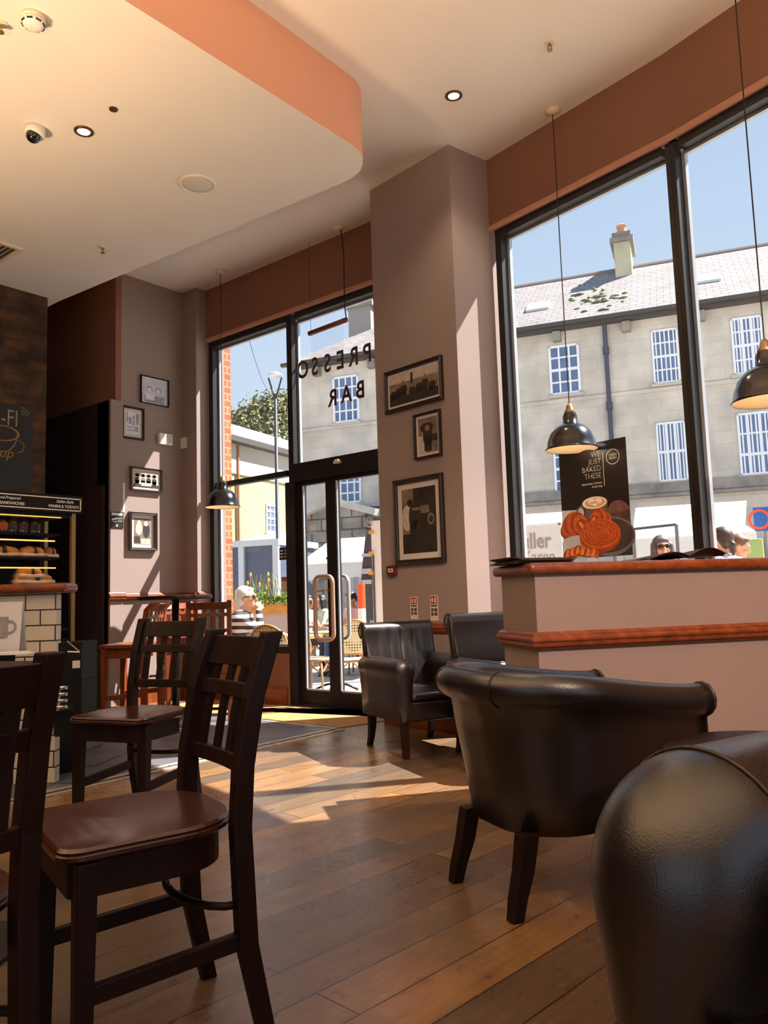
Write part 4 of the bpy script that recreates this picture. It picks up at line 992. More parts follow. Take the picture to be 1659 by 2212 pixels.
def baguette(lab,x0,x1,zb,d,dz=0):
    a0_=FD.px(x0,1210,d)[0]; a1_=FD.px(x1,1210,d)[0]; c=FD.p((a0_+a1_)/2,zb+dz,d); t=thing('wrapped_sandwich',lab,'sandwich',c,0,'wrapped sandwiches in the display')
    L_=(a1_-a0_)/2; m=MB(); rings=[]
    for i in range(11):
        s=-1+2*i/10; r=(1-abs(s)**3*.6); w_=.045*r; h_=.034*r*(1+.1*math.sin(i*2.3))
        rings.append([FD.p((a0_+a1_)/2+L_*s,zb+dz+.032+h_*math.sin(2*PI*k/12)*(1 if math.sin(2*PI*k/12)>0 else .9),d+w_*math.cos(2*PI*k/12)) for k in range(12)])
    m.loft(rings,True,True); m.build('bread',BREAD,t,smooth=True)
    m=MB(); m.loft([[FD.p((a0_+a1_)/2+L_*s,zb+dz+.012+.018*math.sin(2*PI*k/12),d+.052*math.cos(2*PI*k/12)) for k in range(12)] for s in (-1.02,-.6,0,.6,1.02)],True,True); m.build('film_wrap',FILM,t,smooth=True)
    m=MB(); rr=[]
    for s in (-.12,.12): rr.append([FD.p((a0_+a1_)/2+L_*s+L_*.05,zb+dz+.032+.0375*math.sin(2*PI*k/16),d+.0485*math.cos(2*PI*k/16)) for k in range(16)])
    m.loft(rr,True,False); m.build('paper_band',BAND,t)
baguette('wrapped baguette at the left edge of the middle display shelf',-40,38,shelves[1],-.16)
baguette('wrapped baguette on the right of the middle display shelf',42,92,shelves[1],-.16)
baguette('small round wrapped roll at the right end of the middle shelf',94,118,shelves[1],-.2)
baguette('lower of two stacked wrapped baguettes on the bottom display shelf',32,110,FD.px(100,1262,-.14)[1],-.14)
baguette('upper of two stacked wrapped baguettes on the bottom display shelf',36,88,FD.px(100,1262,-.14)[1],-.14,.035)
# black till trolley with chrome bars beside the counter
pt_=atd(146,1560,4.45); tb=thing('bottle_rack','black metal rack with chrome bars and a white label, right of the counter','rack',(pt_.x,pt_.y,0))
def rp(x,y): 
    d=ray(x,y); s_=4.45/math.hypot(d.x,d.y); return CAMP+d*s_
def vb(m,x0,y0,x1,y1,dep):
    A,B,C,D=rp(x0,y0),rp(x1,y0),rp(x1,y1),rp(x0,y1); B.z=A.z=(A.z+B.z)/2; C.z=D.z=(C.z+D.z)/2
    bk=Vec((-.63,.777,0))*dep; m.hexa([D,C,C+bk,D+bk,A,B,B+bk,A+bk])
m=MB(); vb(m,126,1388,178,1396,.22); vb(m,126,1396,176,1470,.22); vb(m,160,1470,176,1590,.22); vb(m,118,1535,166,1590,.22); m.build('body',BLK,tb)
m=MB(); vb(m,157,1427,173,1443,-.004); m.build('white_label',WHITE,tb)
for k in range(4):
    y=1485+14*k; A,B=rp(130-3*k,y),rp(151,y); B.z=A.z; m=MB(); off=Vec((.63,-.777,0))*.03; m.tube([A+off,B+off],.011,10); m.build('chrome_bar',CHROME,tb,smooth=True)
m=MB(); A,B=rp(145,1385),rp(172,1385); m.tube([A,rp(172,1408)],.004,6); m.tube([rp(146,1408),rp(172,1409)],.005,6); m.build('steel_edge',CHROME,tb)
# cafe table with card behind the foreground chair
tc_=atd(-120,1412,2.6); zt_=HC-(1412-1297)/1732*2.6
t=thing('cafe_table','round dark table at the left picture edge holding a white card and leaflets','table',(tc_.x,tc_.y,0))
MB().lathe((0,0,zt_),[(0,-.03),(.29,-.03),(.31,-.02),(.31,-.005),(.30,0),(0,0)],40).build('table_top',DARKW,t,local=True)
MB().tube([(0,0,.03),(0,0,zt_-.03)],.035,12).build('pedestal',BLACK,t,local=True,smooth=True)
MB().lathe((0,0,0),[(0,0),(.22,0),(.22,.012),(.06,.04),(0,.045)],28).build('base',BLACK,t,local=True)
pc=onz(10,1410,zt_); uu=Vec((.80,.60,0)); rr_=Vec((.6,-.8,0))
cd=thing('menu_card','white folded menu card with a grey cup picture standing on the left table','card',(pc.x,pc.y,zt_))
d_=math.hypot(pc.x,pc.y); hgt=d_*98/1720; lf=-uu*.11; rt_=uu*(d_*28/1700)
m=MB(); base=Vec((pc.x,pc.y,zt_)); top_=Vec((0,0,hgt))-rr_*.025
m.hexa([base+lf,base+rt_,base+rt_-rr_*.003,base+lf-rr_*.003,base+lf+top_,base+rt_+top_,base+rt_+top_-rr_*.003,base+lf+top_-rr_*.003])
m.hexa([base+lf-rr_*.06,base+rt_-rr_*.06,base+rt_-rr_*.063,base+lf-rr_*.063,base+lf+top_,base+rt_+top_,base+rt_+top_-rr_*.003,base+lf+top_-rr_*.003])
m.build('card_sheet',mat('white card',(214,214,216),.6),cd)
m=MB(); cc=base+top_*.5+rr_*.002-uu*.0; m.ringflat(cc+uu*.012+rr_*.001,uu,top_.normalized(),.018,.026); m.obox(cc-uu*.04+rr_*.001,uu*.045,rr_*.0004,top_.normalized()*.04); m.build('cup_picture',mat('grey cup print',(146,146,148),.6,var=.2,vs=20),cd)
pl=onz(30,1414,zt_); m=MB()
for k in range(3):
    a=.15*k; ux=Vec((math.cos(a+.68),math.sin(a+.68),0)); uy=Vec((-ux.y,ux.x,0)); m.obox((pl.x-.03-.02*k,pl.y-.02,zt_+.002+.002*k),ux*.10,uy*.05,Vec((0,0,.0008)))
tag(m.build('leaflets',mat('white paper',(208,210,212),.7)),'few white leaflets lying flat on the left table in front of the card','paper')
# chalk board on the brick wall
o,a0,a1,h0,h1=plate('wifi_poster','black chalk style wireless internet poster with gold cup on the brick wall','poster',FP,-90,868,68,1066,.002,.012,mat('chalkboard black',(26,22,20),.6),0)
m=MB(); a,h=FP.px(40,907,.013); m.text('FREE WI-FI',FP.p(a,h,.0135),FP.u,FP.z,.20,'RIGHT',weight=-.001,sx=.72)
for r in (.02,.045,.07):
    c_=FP.p(a+.02,h+.04,.0135); pts=[c_+FP.u*r*math.cos(t_)+FP.z*r*math.sin(t_) for t_ in [PI*.05+PI*.45*i/6 for i in range(7)]]; m.tube(pts,.003,4)
m.build('lettering',mat('dim chalk',(150,140,124),.8),o)
m=MB(); a,h=FP.px(4,935,.013); c_=FP.p(a,h,.0135); m.ringflat(c_,FP.u,FP.z*.45,.13,.15); m.tube([c_+FP.u*(.13*math.cos(t_))+FP.z*(-.16*math.sin(t_)) for t_ in [PI*i/10 for i in range(11)]],.005,4)
m.tube([c_+FP.u*(.14+.05*math.sin(t_))+FP.z*(-.05-.05*(1-math.cos(t_))) for t_ in [PI*i/8 for i in range(9)]],.004,4)
a2_,h2_=FP.px(6,978,.013); m.text('cup',FP.p(a2_,h2_,.0135),FP.u,FP.z,.12,shear=.3)
m.build('gold_cup_drawing',mat('gold chalk',(150,110,50),.6),o)
# ------------------------------------------------------------------ close armchair on the right edge
za=.69; pf=onz(1486,1622,za); ff_=Vec((-.33,-.944,0)); xx=Vec((.944,-.33,0))
W5,D5,AW5=.80,.80,.34
cen=pf-ff_*(D5/2-.16)+xx*(W5/2-AW5*.5)
make_armchair('leather_armchair','large black leather armchair arm close by at the lower right corner',(cen.x,cen.y,0),face_rot(ff_.x,ff_.y),W=W5,D=D5,ah=za,aw=AW5,bh=.78,flute=False,group='black leather armchairs',dome=.20,vsq=.8)
# ------------------------------------------------------------------ the street
def zg(x):
    pts=[(-70,-1.2),(-9,-.26),(-6,-.20),(-4.5,-.12),(-2.8,.13),(0,.30),(4,.5),(70,2.5)]
    for (x0,z0),(x1,z1) in zip(pts,pts[1:]):
        if x<=x1: return z0+(z1-z0)*(x-x0)/(x1-x0)
    return pts[-1][1]
PAVE=NT('pale street paving'); mp_=PAVE.coord('Object',(1,1,1),(0,0,.3)); b_=PAVE.n('ShaderNodeTexBrick',offset=.5); PAVE.l(mp_,'Vector',b_,'Vector')
for k_,v_ in (('Scale',1),('Brick Width',.7),('Row Height',.45),('Mortar Size',.01)): b_.inputs[k_].default_value=v_
b_.inputs['Color1'].default_value=lin((196,188,176)); b_.inputs['Color2'].default_value=lin((182,175,165)); b_.inputs['Mortar'].default_value=lin((112,106,100))
PAVE.l(b_,'Color',PAVE.b,'Base Color'); PAVE.set(Roughness=.85); PAVE=PAVE.m
def yfac(x):
    if x<=-2.85: return 5.24
    for (x0,y0),(x1,y1) in zip(FAC,FAC[1:]):
        if x1>x0 and x<=x1: return y0+(y1-y0)*(x-x0)/(x1-x0)+.24
    return 5.24
xs=[-70,-40,-20,-9,-7.5,-6,-5.2,-4.5,-3.6,-2.86,-2.84,-2.2,-1.44,-.8,.3,.9,1.45,2.0,2.4]
m=MB()
for xa,xb in zip(xs,xs[1:]):
    m.poly([(xa,yfac(xa),zg(xa)),(xb,yfac(xb),zg(xb)),(xb,140,zg(xb)),(xa,140,zg(xa))])
m.poly([(2.4,yfac(2.4),zg(2.4)),(2.9,-3,zg(2.9)),(60,-3,zg(60)),(60,140,zg(60)),(2.4,140,zg(2.4))])
m.poly([(-60,-5.12,-.1),(-60,-60,-.1),(60,-60,-.1),(60,-5.12,-.1)]); struct('ground',m,PAVE,recenter=False)

STW=(190,180,162)
us=Vec((.951,.309,0)).normalized(); Ps=atd(1280,1245,26.0); FS=Fr(Ps-us*30,Ps+us*30)
STONE=brickm('pale ashlar stone',(214,206,194),(206,198,186),(192,184,172),.95,.40,.008,.9,(us.x,us.y,0),bumpk=.12,noisek=.26,ns=1.1)
SLR=brickm('pale grey roof slates',(156,149,146),(149,142,140),(118,112,111),.42,.17,.016,.7,(us.x,us.y,0),bumpk=.5,noisek=.2,ns=1.2)
SLW=mat('white painted sash',(232,236,240),.5); PANE=mat('blue reflecting sash glass',(92,112,150),.12,spec=.8,var=.3,vs=.8); DST=mat('weathered dark stone',(140,134,127),.85,var=.3,vs=2); GUT=mat('dark gutter',(70,68,68),.6)
hE=FS.px(1280,692,.3)[1]; aL=FS.px(645,1100)[0]; aR=60.0
bld=thing('stone_building','long pale stone terrace with slate roof across the street','building',FS.p(30,-.8,-4))
m=MB(); m.fbox(FS,aL,aR,-1.6,hE,-9,0); m.build('wall',STONE,bld)
DR=-4.6; hR=FS.px(1377,577,DR)[1]
m=MB(); e0=FS.p(aL-.35,hE+.05,.45); e1=FS.p(aR,hE+.05,.45); q0=FS.p(aL+4.6,hR,DR); q1=FS.p(aR,hR,DR); k0=FS.p(aL-.35,hE+.05,-9.3); k1=FS.p(aR,hE+.05,-9.3)
m.poly([e0,e1,q1,q0]); m.poly([k1,k0,q0,q1]); m.poly([k0,e0,q0]); m.poly([e1,k1,q1]); m.poly([k0,k1,e1,e0]); m.build('roof',SLR,bld)
MB().tube([q0,q1],.09,6).build('ridge_tiles',mat('terracotta grey ridge',(140,128,120),.8),bld)
m=MB(); m.fbox(FS,aL-.4,aR,hE-.04,hE+.08,.3,.46); m.fbox(FS,aL-.2,aR,hE-.12,hE-.04,0,.3); m.build('gutter_cornice',GUT,bld)
m=MB()
for k in range(24): a=aL+.8+2.2*k; m.fbox(FS,a,a+.26,hE-.48,hE-.16,0,.26)
m.build('eave_bracket',DST,bld)['kind']='stuff'
def course(x,y,t,prj,mm,nm='string_course'):
    h=FS.px(x,y)[1]; m=MB(); m.fbox(FS,aL-.02,aR,h-t,h+t,0,prj); return m.build(nm,mm,bld)
course(1400,845,.06,.06,STONE); course(1500,1050,.16,.14,DST); course(1500,1066,.05,.22,DST)
def sash(fr,par,x0,y0,x1,y1,cols,rows,bars=0,mid=True,surround=True):
    q=[fr.px(*p) for p in ((x0,y0),(x1,y0),(x1,y1),(x0,y1))]
    a0=(q[0][0]+q[3][0])/2; a1=(q[1][0]+q[2][0])/2; h1=(q[0][1]+q[1][1])/2; h0=(q[2][1]+q[3][1])/2
    if a0>a1: a0,a1=a1,a0
    m=MB(); f=(a1-a0)*.075; dd=(.0,.05)
    m.fbox(fr,a0,a0+f,h0,h1,*dd); m.fbox(fr,a1-f,a1,h0,h1,*dd); m.fbox(fr,a0,a1,h1-f,h1,*dd); m.fbox(fr,a0,a1,h0,h0+f,*dd)
    g=(a1-a0)*.028
    for i in range(1,cols): x=a0+(a1-a0)*i/cols; m.fbox(fr,x-g,x+g,h0,h1,0,.035)
    for j in range(1,rows):
        y=h0+(h1-h0)*j/rows; gg=g*(1.7 if mid and j==rows//2 else 1); m.fbox(fr,a0,a1,y-gg,y+gg,0,.04)
    for i in range(bars): x=a0+f+(a1-a0-2*f)*(i+.5)/bars; m.fbox(fr,x-g*.9,x+g*.9,h0,h1,.0,.02)
    w=m.build('window',SLW,par)
    MB().fbox(fr,a0+f*.5,a1-f*.5,h0+f*.5,h1-f*.5,.0,.012).build('pane',PANE,w)
    if surround: MB().fbox(fr,a0-.08,a1+.08,h0-.10,h0,0,.10).build('sill',SLW if surround==2 else mat('pale stone sill',(190,182,170),.9),w)
sash(FS,bld,1187,745,1253,852,3,4)
sash(FS,bld,1409,711,1467,828,3,4,5); sash(FS,bld,1581,684,1650,808,3,4,7)
sash(FS,bld,1420,911,1484,1040,3,2,7); sash(FS,bld,1595,890,1668,1026,3,3,6); sash(FS,bld,1197,960,1262,1064,3,4)
sash(FS,bld,720,812,776,913,4,4); sash(FS,bld,722,1020,781,1088,4,3,mid=False); sash(FS,bld,905,790,965,890,3,4); sash(FS,bld,1010,775,1070,878,3,4)
m=MB(); a,h0=FS.px(1321,940); _,h1=FS.px(1308,696); m.tube([FS.p(a,h0-6,.1),FS.p(a,h1,.1)],.075,8)
for y in (758,878): hh=FS.px(1316,y)[1]; m.tube([FS.p(a,hh-.12,.1),FS.p(a,hh+.12,.1)],.11,8)
m.build('downpipe',mat('dark blue downpipe',(72,76,92),.5),bld)
def chimney(xl,xr,yt,yb,d,mm,pots=1):
    a0,h1=FS.px(xl,yt,d); a1,_=FS.px(xr,yt,d); h0=FS.px(xl,yb,d)[1]
    m=MB(); m.fbox(FS,a0,a1,h0-1.2,h1,d-1.5,d); c=m.build('chimney',mm,bld)
    m=MB(); m.fbox(FS,a0-.12,a1+.12,h1,h1+.18,d-1.62,d+.12); m.fbox(FS,a0-.04,a1+.04,h1+.18,h1+.38,d-1.55,d+.05); m.build('chimney_cap',DST,c)
    for k in range(pots): MB().lathe(FS.p((a0+a1)/2+.3*k,h1+.38,d-.5),[(.17,0),(.19,.1),(.16,.35),(.2,.45),(.14,.5),(0,.5)],14).build('chimney_pot',mat('terracotta pot',(190,140,112),.8),c)
REND=mat('cream rendered chimney',(196,190,160),.85,var=.15,vs=1.2)
chimney(1325,1361,526,606,DR+.9,REND); chimney(752,800,668,728,DR+1.2,mat('grey rendered chimney',(150,146,140),.85),0)
for (x0,y0,x1,y1) in ((1142,660,1186,672),(1515,600,1540,610)):
    fa,fh=FS.px((x0+x1)/2,(y0+y1)/2,-1.6); d=(fh-hE)/(hR-hE)*(DR-.45)+.45; fa,fh=FS.px((x0+x1)/2,(y0+y1)/2,d); d=(fh-hE)/(hR-hE)*(DR-.45)+.45; c=FS.p(fa,fh,d)
    sl=(FS.z*(hR-hE)+FS.n*(DR-.45)).normalized(); nn=FS.u.cross(sl)
    if nn.z<0: nn=-nn
    MB().obox(c+nn*.06,FS.u*.40,sl*.42,nn*.05).build('skylight',mat('pale skylight',(206,220,214),.3),bld)
# mossy clumps on the slates
m=MB(); rnd=random.Random(5)
for i in range(34):
    x=rnd.gauss(1285,30); y=rnd.gauss(648,14); fa,fh=FS.px(x,y,-1.5); d=(fh-hE)/(hR-hE)*(DR-.45)+.45; fa,fh=FS.px(x,y,d); d=(fh-hE)/(hR-hE)*(DR-.45)+.45
    if not hE<fh<hR: continue
    m.ball(FS.p(fa,fh,d),(rnd.uniform(.06,.22),rnd.uniform(.06,.18),.07),8,5)
mo=m.build('moss',mat('olive moss',(112,116,84),.95),bld); mo['kind']='stuff'
# pedimented stone porch in front
FPo=Fr(FS.p(FS.px(650,1200)[0],0,3.2),FS.p(FS.px(835,1200)[0],0,3.2)); ap=FPo.px(721,1083); pl_=FPo.px(650,1113); pr_=FPo.px(792,1116)
po_=thing('stone_porch','small weathered stone porch with triangular gable below the terrace windows','porch',FPo.p(ap[0],-.8,-1.6))
GS=brickm('weathered grey stone blocks',(150,146,140),(128,124,118),(92,88,84),.7,.38,.03,.95,(us.x,us.y,0),bumpk=.5,noisek=.4,ns=1.6)
sL=(ap[1]-pl_[1])/(ap[0]-pl_[0]); hw_=1.3; hb_=ap[1]-sL*hw_
m=MB(); m.prism([FPo.p(ap[0]-hw_+.25,-1,0),FPo.p(ap[0]+hw_-.25,-1,0),FPo.p(ap[0]+hw_-.25,hb_+.05,0),FPo.p(ap[0],ap[1]-.15,0),FPo.p(ap[0]-hw_+.25,hb_+.05,0)],FPo.n*-3.2); m.build('wall',GS,po_)
m=MB()
for s in (-1,1): m.beam(FPo.p(ap[0],ap[1],.05),FPo.p(ap[0]+s*(hw_+.2),hb_-.05,.05),.5,.22,FPo.n)
m.build('gable_coping',mat('pale coping stone',(168,164,158),.9,var=.2,vs=2),po_)
m=MB()
for s in (-1,1): m.poly([FPo.p(ap[0],ap[1],0),FPo.p(ap[0],ap[1],-3.2),FPo.p(ap[0]+s*hw_,hb_,-3.2),FPo.p(ap[0]+s*hw_,hb_,0)])
m.build('roof',DST,po_)
A=FPo.px(757,1118); B=FPo.px(840,1090); m=MB(); m.fbox(FPo,A[0],B[0],A[1],B[1],-3,-.3); m.fbox(FPo,A[0]-.1,B[0],B[1],B[1]+.12,-3,-.15); m.build('flat_canopy',mat('dark lead canopy',(120,124,130),.7),po_)
# cream building on the far left
uc_=Vec((-.22,.975,0)).normalized(); Pc=atd(573,1270,40); FCr=Fr(Pc-uc_*14,Pc+uc_*22)
crb=thing('cream_building','cream rendered building with low slate roof far down the street','building',FCr.p(14,-1.5,-3))
CRW=mat('cream render',(184,170,128),.9,var=.06,vs=.4); hC=FCr.px(573,966)[1]
m=MB(); m.fbox(FCr,0,36,-3,hC,-9,0); m.build('wall',CRW,crb)
m=MB(); hT=FCr.px(565,938,-2.5)[1]; m.poly([FCr.p(-.4,hC,.5),FCr.p(36,hC,.5),FCr.p(36,hT+1.0,-5),FCr.p(-.4,hT+1.0,-5)]); m.poly([FCr.p(-.4,hC,.5),FCr.p(-.4,hT+1,-5),FCr.p(-.4,hC,-9)]); m.build('roof',mat('grey slate roof',(158,154,152),.8,var=.1,vs=3),crb)
m=MB(); m.fbox(FCr,-.4,36,hC-.25,hC+.02,.2,.55); m.build('gutter',GUT,crb)
m=MB(); m.fbox(FCr,0,36,hC-1.7,hC-.25,0,.08); m.build('frieze',mat('pale grey frieze',(176,174,170),.9),crb)
sash(FCr,crb,575,986,599,1032,3,4,surround=2); sash(FCr,crb,574,1091,601,1150,3,4,surround=2)
m=MB(); a,h=FCr.px(514,1000,.1); m.tube([FCr.p(a,-2,.1),FCr.p(a,hC-.3,.1)],.07,6); m.build('downpipe',mat('brown downpipe',(150,104,72),.6),crb)
# wooded hill
hill=MB(); ridge=[(430,912),(498,882),(538,868),(586,848),(602,856),(636,844),(690,850),(760,900)]
rg=[[],[],[]]
for x,y in ridge:
    top=atd(x,y+10,95.0); rg[2].append(top); mid_=atd(x,y+50,82); mid_.z=top.z*.55; rg[1].append(mid_); lo_=atd(x,1270,70); lo_.z=-3; rg[0].append(lo_)
hill.loft(rg,False,False); struct('hill',hill,mat('wooded slope',(120,116,84),.95,var=.4,vs=.3),recenter=False)
fo=MB(); rnd=random.Random(11)
for i in range(420):
    t_=rnd.random()*(len(ridge)-1.001); j=int(t_); f=t_-j; x=ridge[j][0]*(1-f)+ridge[j+1][0]*f; y=ridge[j][1]*(1-f)+ridge[j+1][1]*f
    v=rnd.random()**1.3; d=95-20*v; c=atd(x,y+8+v*130+rnd.uniform(-4,6),d); R=rnd.uniform(.8,2.0)
    fo.mi=rnd.choice((0,0,1,2,2))
    for k in range(26):
        n=Vec((rnd.gauss(0,1),rnd.gauss(0,1),rnd.gauss(0,1))).normalized(); p=c+n*R*rnd.uniform(.5,1); s=rnd.uniform(.10,.30); a=n.orthogonal().normalized(); b=n.cross(a)
        fo.poly([p-a*s,p-b*s*.7,p+a*s,p+b*s*.7])
tag(fo.build('hillside_foliage',[mat('olive foliage',(112,111,80),.9),mat('tan bare foliage',(140,131,106),.9),mat('yellow green foliage',(128,127,88),.9)],recenter=False),'olive and tan trees covering the hill behind the cream building','trees',kind='stuff')
# overhead wire, street lamp
lp_=atd(602,1270,19.0); gz=zg(lp_.x); zt=height_over(602,862,lp_); hz=height_over(592,812,lp_)
t=thing('street_lamp','tall dark street lamp with flat head on a forked top, beyond the fixed window','street lamp',(lp_.x,lp_.y,gz))
LPM=mat('weathered grey lamp metal',(46,50,56),.5)
MB().tube([(0,0,0),(0,0,1.2),(0,0,1.21),(0,0,zt-gz)],[.08,.065,.05,.04],10).build('pole',LPM,t,local=True,smooth=True)
m=MB(); r2=Vec((.777,.63,0))*.16
for s in (-1,1): m.tube([Vec((0,0,zt-gz-.05)),r2*s+Vec((0,0,hz-gz-.05))],.022,6)
m.build('fork',LPM,t,local=True)
MB().lathe((0,0,hz-gz-.02),[(0,0),(.17,0),(.19,.03),(.12,.09),(0,.11)],24).build('lamp_head',mat('pale lamp head',(190,196,204),.4),t,local=True,smooth=True)
w0=atd(533,716,30); w1=atd(582,850,46); m=MB(); m.tube([w0+(w1-w0)*(i/10)+Vec((0,0,-1.2*math.sin(PI*i/10)*.3)) for i in range(-3,11)],.012,4)
tag(m.build('overhead_cable',CORD),'thin dark overhead cable sloping across the sky in the left window','cable')
# brick pier with pale quoins outside the left window
xr=onplane(500,1000,(0,5.75,0),Vec((0,1,0))).x; xq=onplane(491.5,1000,(0,5.75,0),Vec((0,1,0))).x
RBR=brickm('red street brick',(186,106,70),(168,90,60),(198,140,106),.225,.078,.012,.85,(.6,.8,0),noisek=.2)
struct('wall_outside',MB().box(xr-1.2,xr,5.30,5.75,-.5,4.6),RBR)
m=MB()
for k in range(12): m.box(xr-1.0,xr+.012,5.285,5.50+(.05 if k%2 else 0),-.3+.4*k,-.3+.4*k+.39)
struct('quoins_outside',m,mat('pale quoin stone',(226,220,200),.85,var=.08,vs=4))

# ------------------------------------------------------------------ market stalls
CANV=mat('white canvas',(232,232,228),.8,var=.04,vs=2); CANS=mat('side sheet with canopy shade in its grey',(178,184,196),.85,var=.05,vs=2); POLE=mat('grey stall pole',(120,118,116),.5)  # CANS: grey blue shade below the canopy put into the sheet colour
uS=us
def stall(label,x0,x1,yt,yb,d,roofdep=1.6,drop=.0,ysheet=None,endslope=False):
    mid_=atd((x0+x1)/2,1250,d); f0=Fr(mid_-uS*10,mid_+uS*10)
    a0=f0.px(x0,(yt+yb)/2)[0]; a1=f0.px(x1,(yt+yb)/2)[0]; hb=f0.px((x0+x1)/2,yb)[1]; ht=f0.px((x0+x1)/2,yt,-roofdep)[1]; g=zg(f0.p((a0+a1)/2,0).x)
    t=thing('market_stall',label,'market stall',f0.p((a0+a1)/2,g,-roofdep/2),0,'market stalls')
    m=MB(); nx=max(6,int((a1-a0)/.5)); ex=.5 if endslope else 0
    def rf(u,v):
        a=a0+(a1-a0)*u; return f0.p(a-(ex*v if u>.99 else 0),hb+(ht-hb)*v+.015*math.sin(u*40)*(1-v),-roofdep*v)
    m.grid(rf,nx,4); m.grid(lambda u,v: f0.p(a0+(a1-a0)*u,hb-.28*v+.02*math.sin(u*60)*v,.0),nx,1)
    m.poly([f0.p(a1,hb,0),f0.p(a1-ex,ht,-roofdep),f0.p(a1,hb,-2*roofdep)]); m.poly([f0.p(a0,hb,0),f0.p(a0,ht,-roofdep),f0.p(a0,hb,-2*roofdep)])
    m.grid(lambda u,v: f0.p(a0+(a1-a0)*u,ht+(hb-ht)*v,-roofdep*(1+v)),nx,2); m.build('canopy',CANV,t,smooth=False)
    m=MB(); m.grid(lambda u,v: f0.p(a0+(a1-a0)*u,g+.05+(hb-g)*v,-1.2*roofdep+.04*math.sin(u*30)),nx*2,2); m.build('side_sheet',CANS,t)
    for a in (a0+.05,a1-.05):
        for dd in (-.05,-1.9*roofdep): MB().tube([f0.p(a,g,dd),f0.p(a,hb-.02,dd)],.025,6).build('pole',POLE,t)
    return f0,t
stall('white canvas market stall seen through the glazed door',640,835,1163,1216,14.5)
stall('long white canvas market stall behind the seated people at right',1363,1632,1089,1158,11.5,1.3,endslope=True)
stall('low white stall canopy behind the bakery poster and white banner',1090,1330,1106,1130,12.0,.8)
stall('small peaked white tent beyond the grey kiosk',492,556,1158,1180,20,1.5)
# white banner with grey letters
BT=mat('grey banner letters',(168,160,152),.7)
mid_=atd(1160,1180,9.2); fb=Fr(mid_-uS*2,mid_+uS*2); q=[fb.px(*p) for p in ((1096,1142),(1212,1134),(1213,1230))]; g=zg(mid_.x)
t=thing('banner','white fabric banner with grey lettering standing outside left of the poster','banner',fb.p((q[0][0]+q[1][0])/2,g,0))
m=MB(); m.fbox(fb,q[0][0],q[1][0],q[2][1],q[1][1],-.01,.0); m.build('sheet',CANV,t)
m=MB(); s0=(q[1][1]-q[2][1]); A=fb.px(1190,1168); m.text('uller',fb.p(A[0],A[1],.004),fb.u,fb.z,.25,'RIGHT',weight=.006,sx=.75); A=fb.px(1200,1202); m.text('y Karen',fb.p(A[0],A[1],.004),fb.u,fb.z,.2,'RIGHT',sx=.75); m.build('lettering',BT,t)
for a in (q[0][0]+.02,q[1][0]-.02): MB().tube([fb.p(a,g,-.03),fb.p(a,q[1][1]+.03,-.03)],.02,6).build('pole',POLE,t)
# clear sheet frame by the woman
mid_=atd(1415,1180,9.6); f0=Fr(mid_-uS*2,mid_+uS*2); A=f0.px(1368,1143); B=f0.px(1461,1133); g=zg(mid_.x)
t=thing('stall_frame','dark rail and post of an empty stall frame behind the woman in sunglasses','frame',f0.p((A[0]+B[0])/2,g,0))
MB().tube([f0.p(A[0],A[1],0),f0.p(B[0],B[1],0)],.018,6).build('rail',GUT,t)
MB().tube([f0.p(B[0],g,0),f0.p(B[0],B[1],0)],.022,6).build('post',POLE,t); MB().tube([f0.p(A[0],g,0),f0.p(A[0],A[1],0)],.022,6).build('post',POLE,t)
mid_=atd(1628,1180,10.4); f0=Fr(mid_-uS*2,mid_+uS*2); A=f0.px(1606,1200); B=f0.px(1648,1163); g=zg(mid_.x)
m=MB(); m.fbox(f0,A[0],B[0],g,B[1],-.5,0); tag(m.build('green_crate',mat('lime green plastic',(164,190,112),.6),bevel=.02),'lime green bin at the right edge beyond the window, under the white stall end','bin')
mid_=atd(1650,1120,12.5); f0=Fr(mid_-uS*2,mid_+uS*2); A=f0.px(1630,1148); B=f0.px(1672,1094); g=zg(mid_.x)
t=thing('street_sign','blue street sign with a red ring at the right picture edge','sign',f0.p((A[0]+B[0])/2,g,0))
MB().fbox(f0,A[0],B[0],A[1],B[1],-.02,0).build('panel',mat('sign blue',(40,84,150),.5),t); c=f0.px(1640,1122); m=MB(); m.ringflat(f0.p(c[0],c[1],.004),f0.u,f0.z,.11,.15); m.build('red_ring',mat('sign ring red',(206,74,56),.5),t)
MB().tube([f0.p((A[0]+B[0])/2,g,-.04),f0.p((A[0]+B[0])/2,A[1]+.1,-.04)],.03,8).build('post',POLE,t)
# grey kiosk
mid_=atd(556,1230,15.5); f0=Fr(mid_-uS*3,mid_+uS*3); g=zg(mid_.x)
A=f0.px(484,1175); B=f0.px(598,1178)
t=thing('kiosk','grey kiosk with dark blue panels and pale frame, beyond the fixed window','kiosk',f0.p((A[0]+B[0])/2,g,-.8))
MB().fbox(f0,A[0],B[0],g,A[1]-.06,-1.6,-.04).build('panels',mat('dark blue grey panel',(84,92,114),.4,var=.12,vs=1.5),t)
m=MB(); m.fbox(f0,A[0]-.06,B[0]+.06,A[1]-.08,A[1]+.04,-1.7,.04)
for x in (484,522,596): a=f0.px(x,1200)[0]; m.fbox(f0,a-.06,a+.06,g,A[1],-.06,.03)
m.build('frame',mat('pale grey kiosk frame',(206,212,216),.5),t)
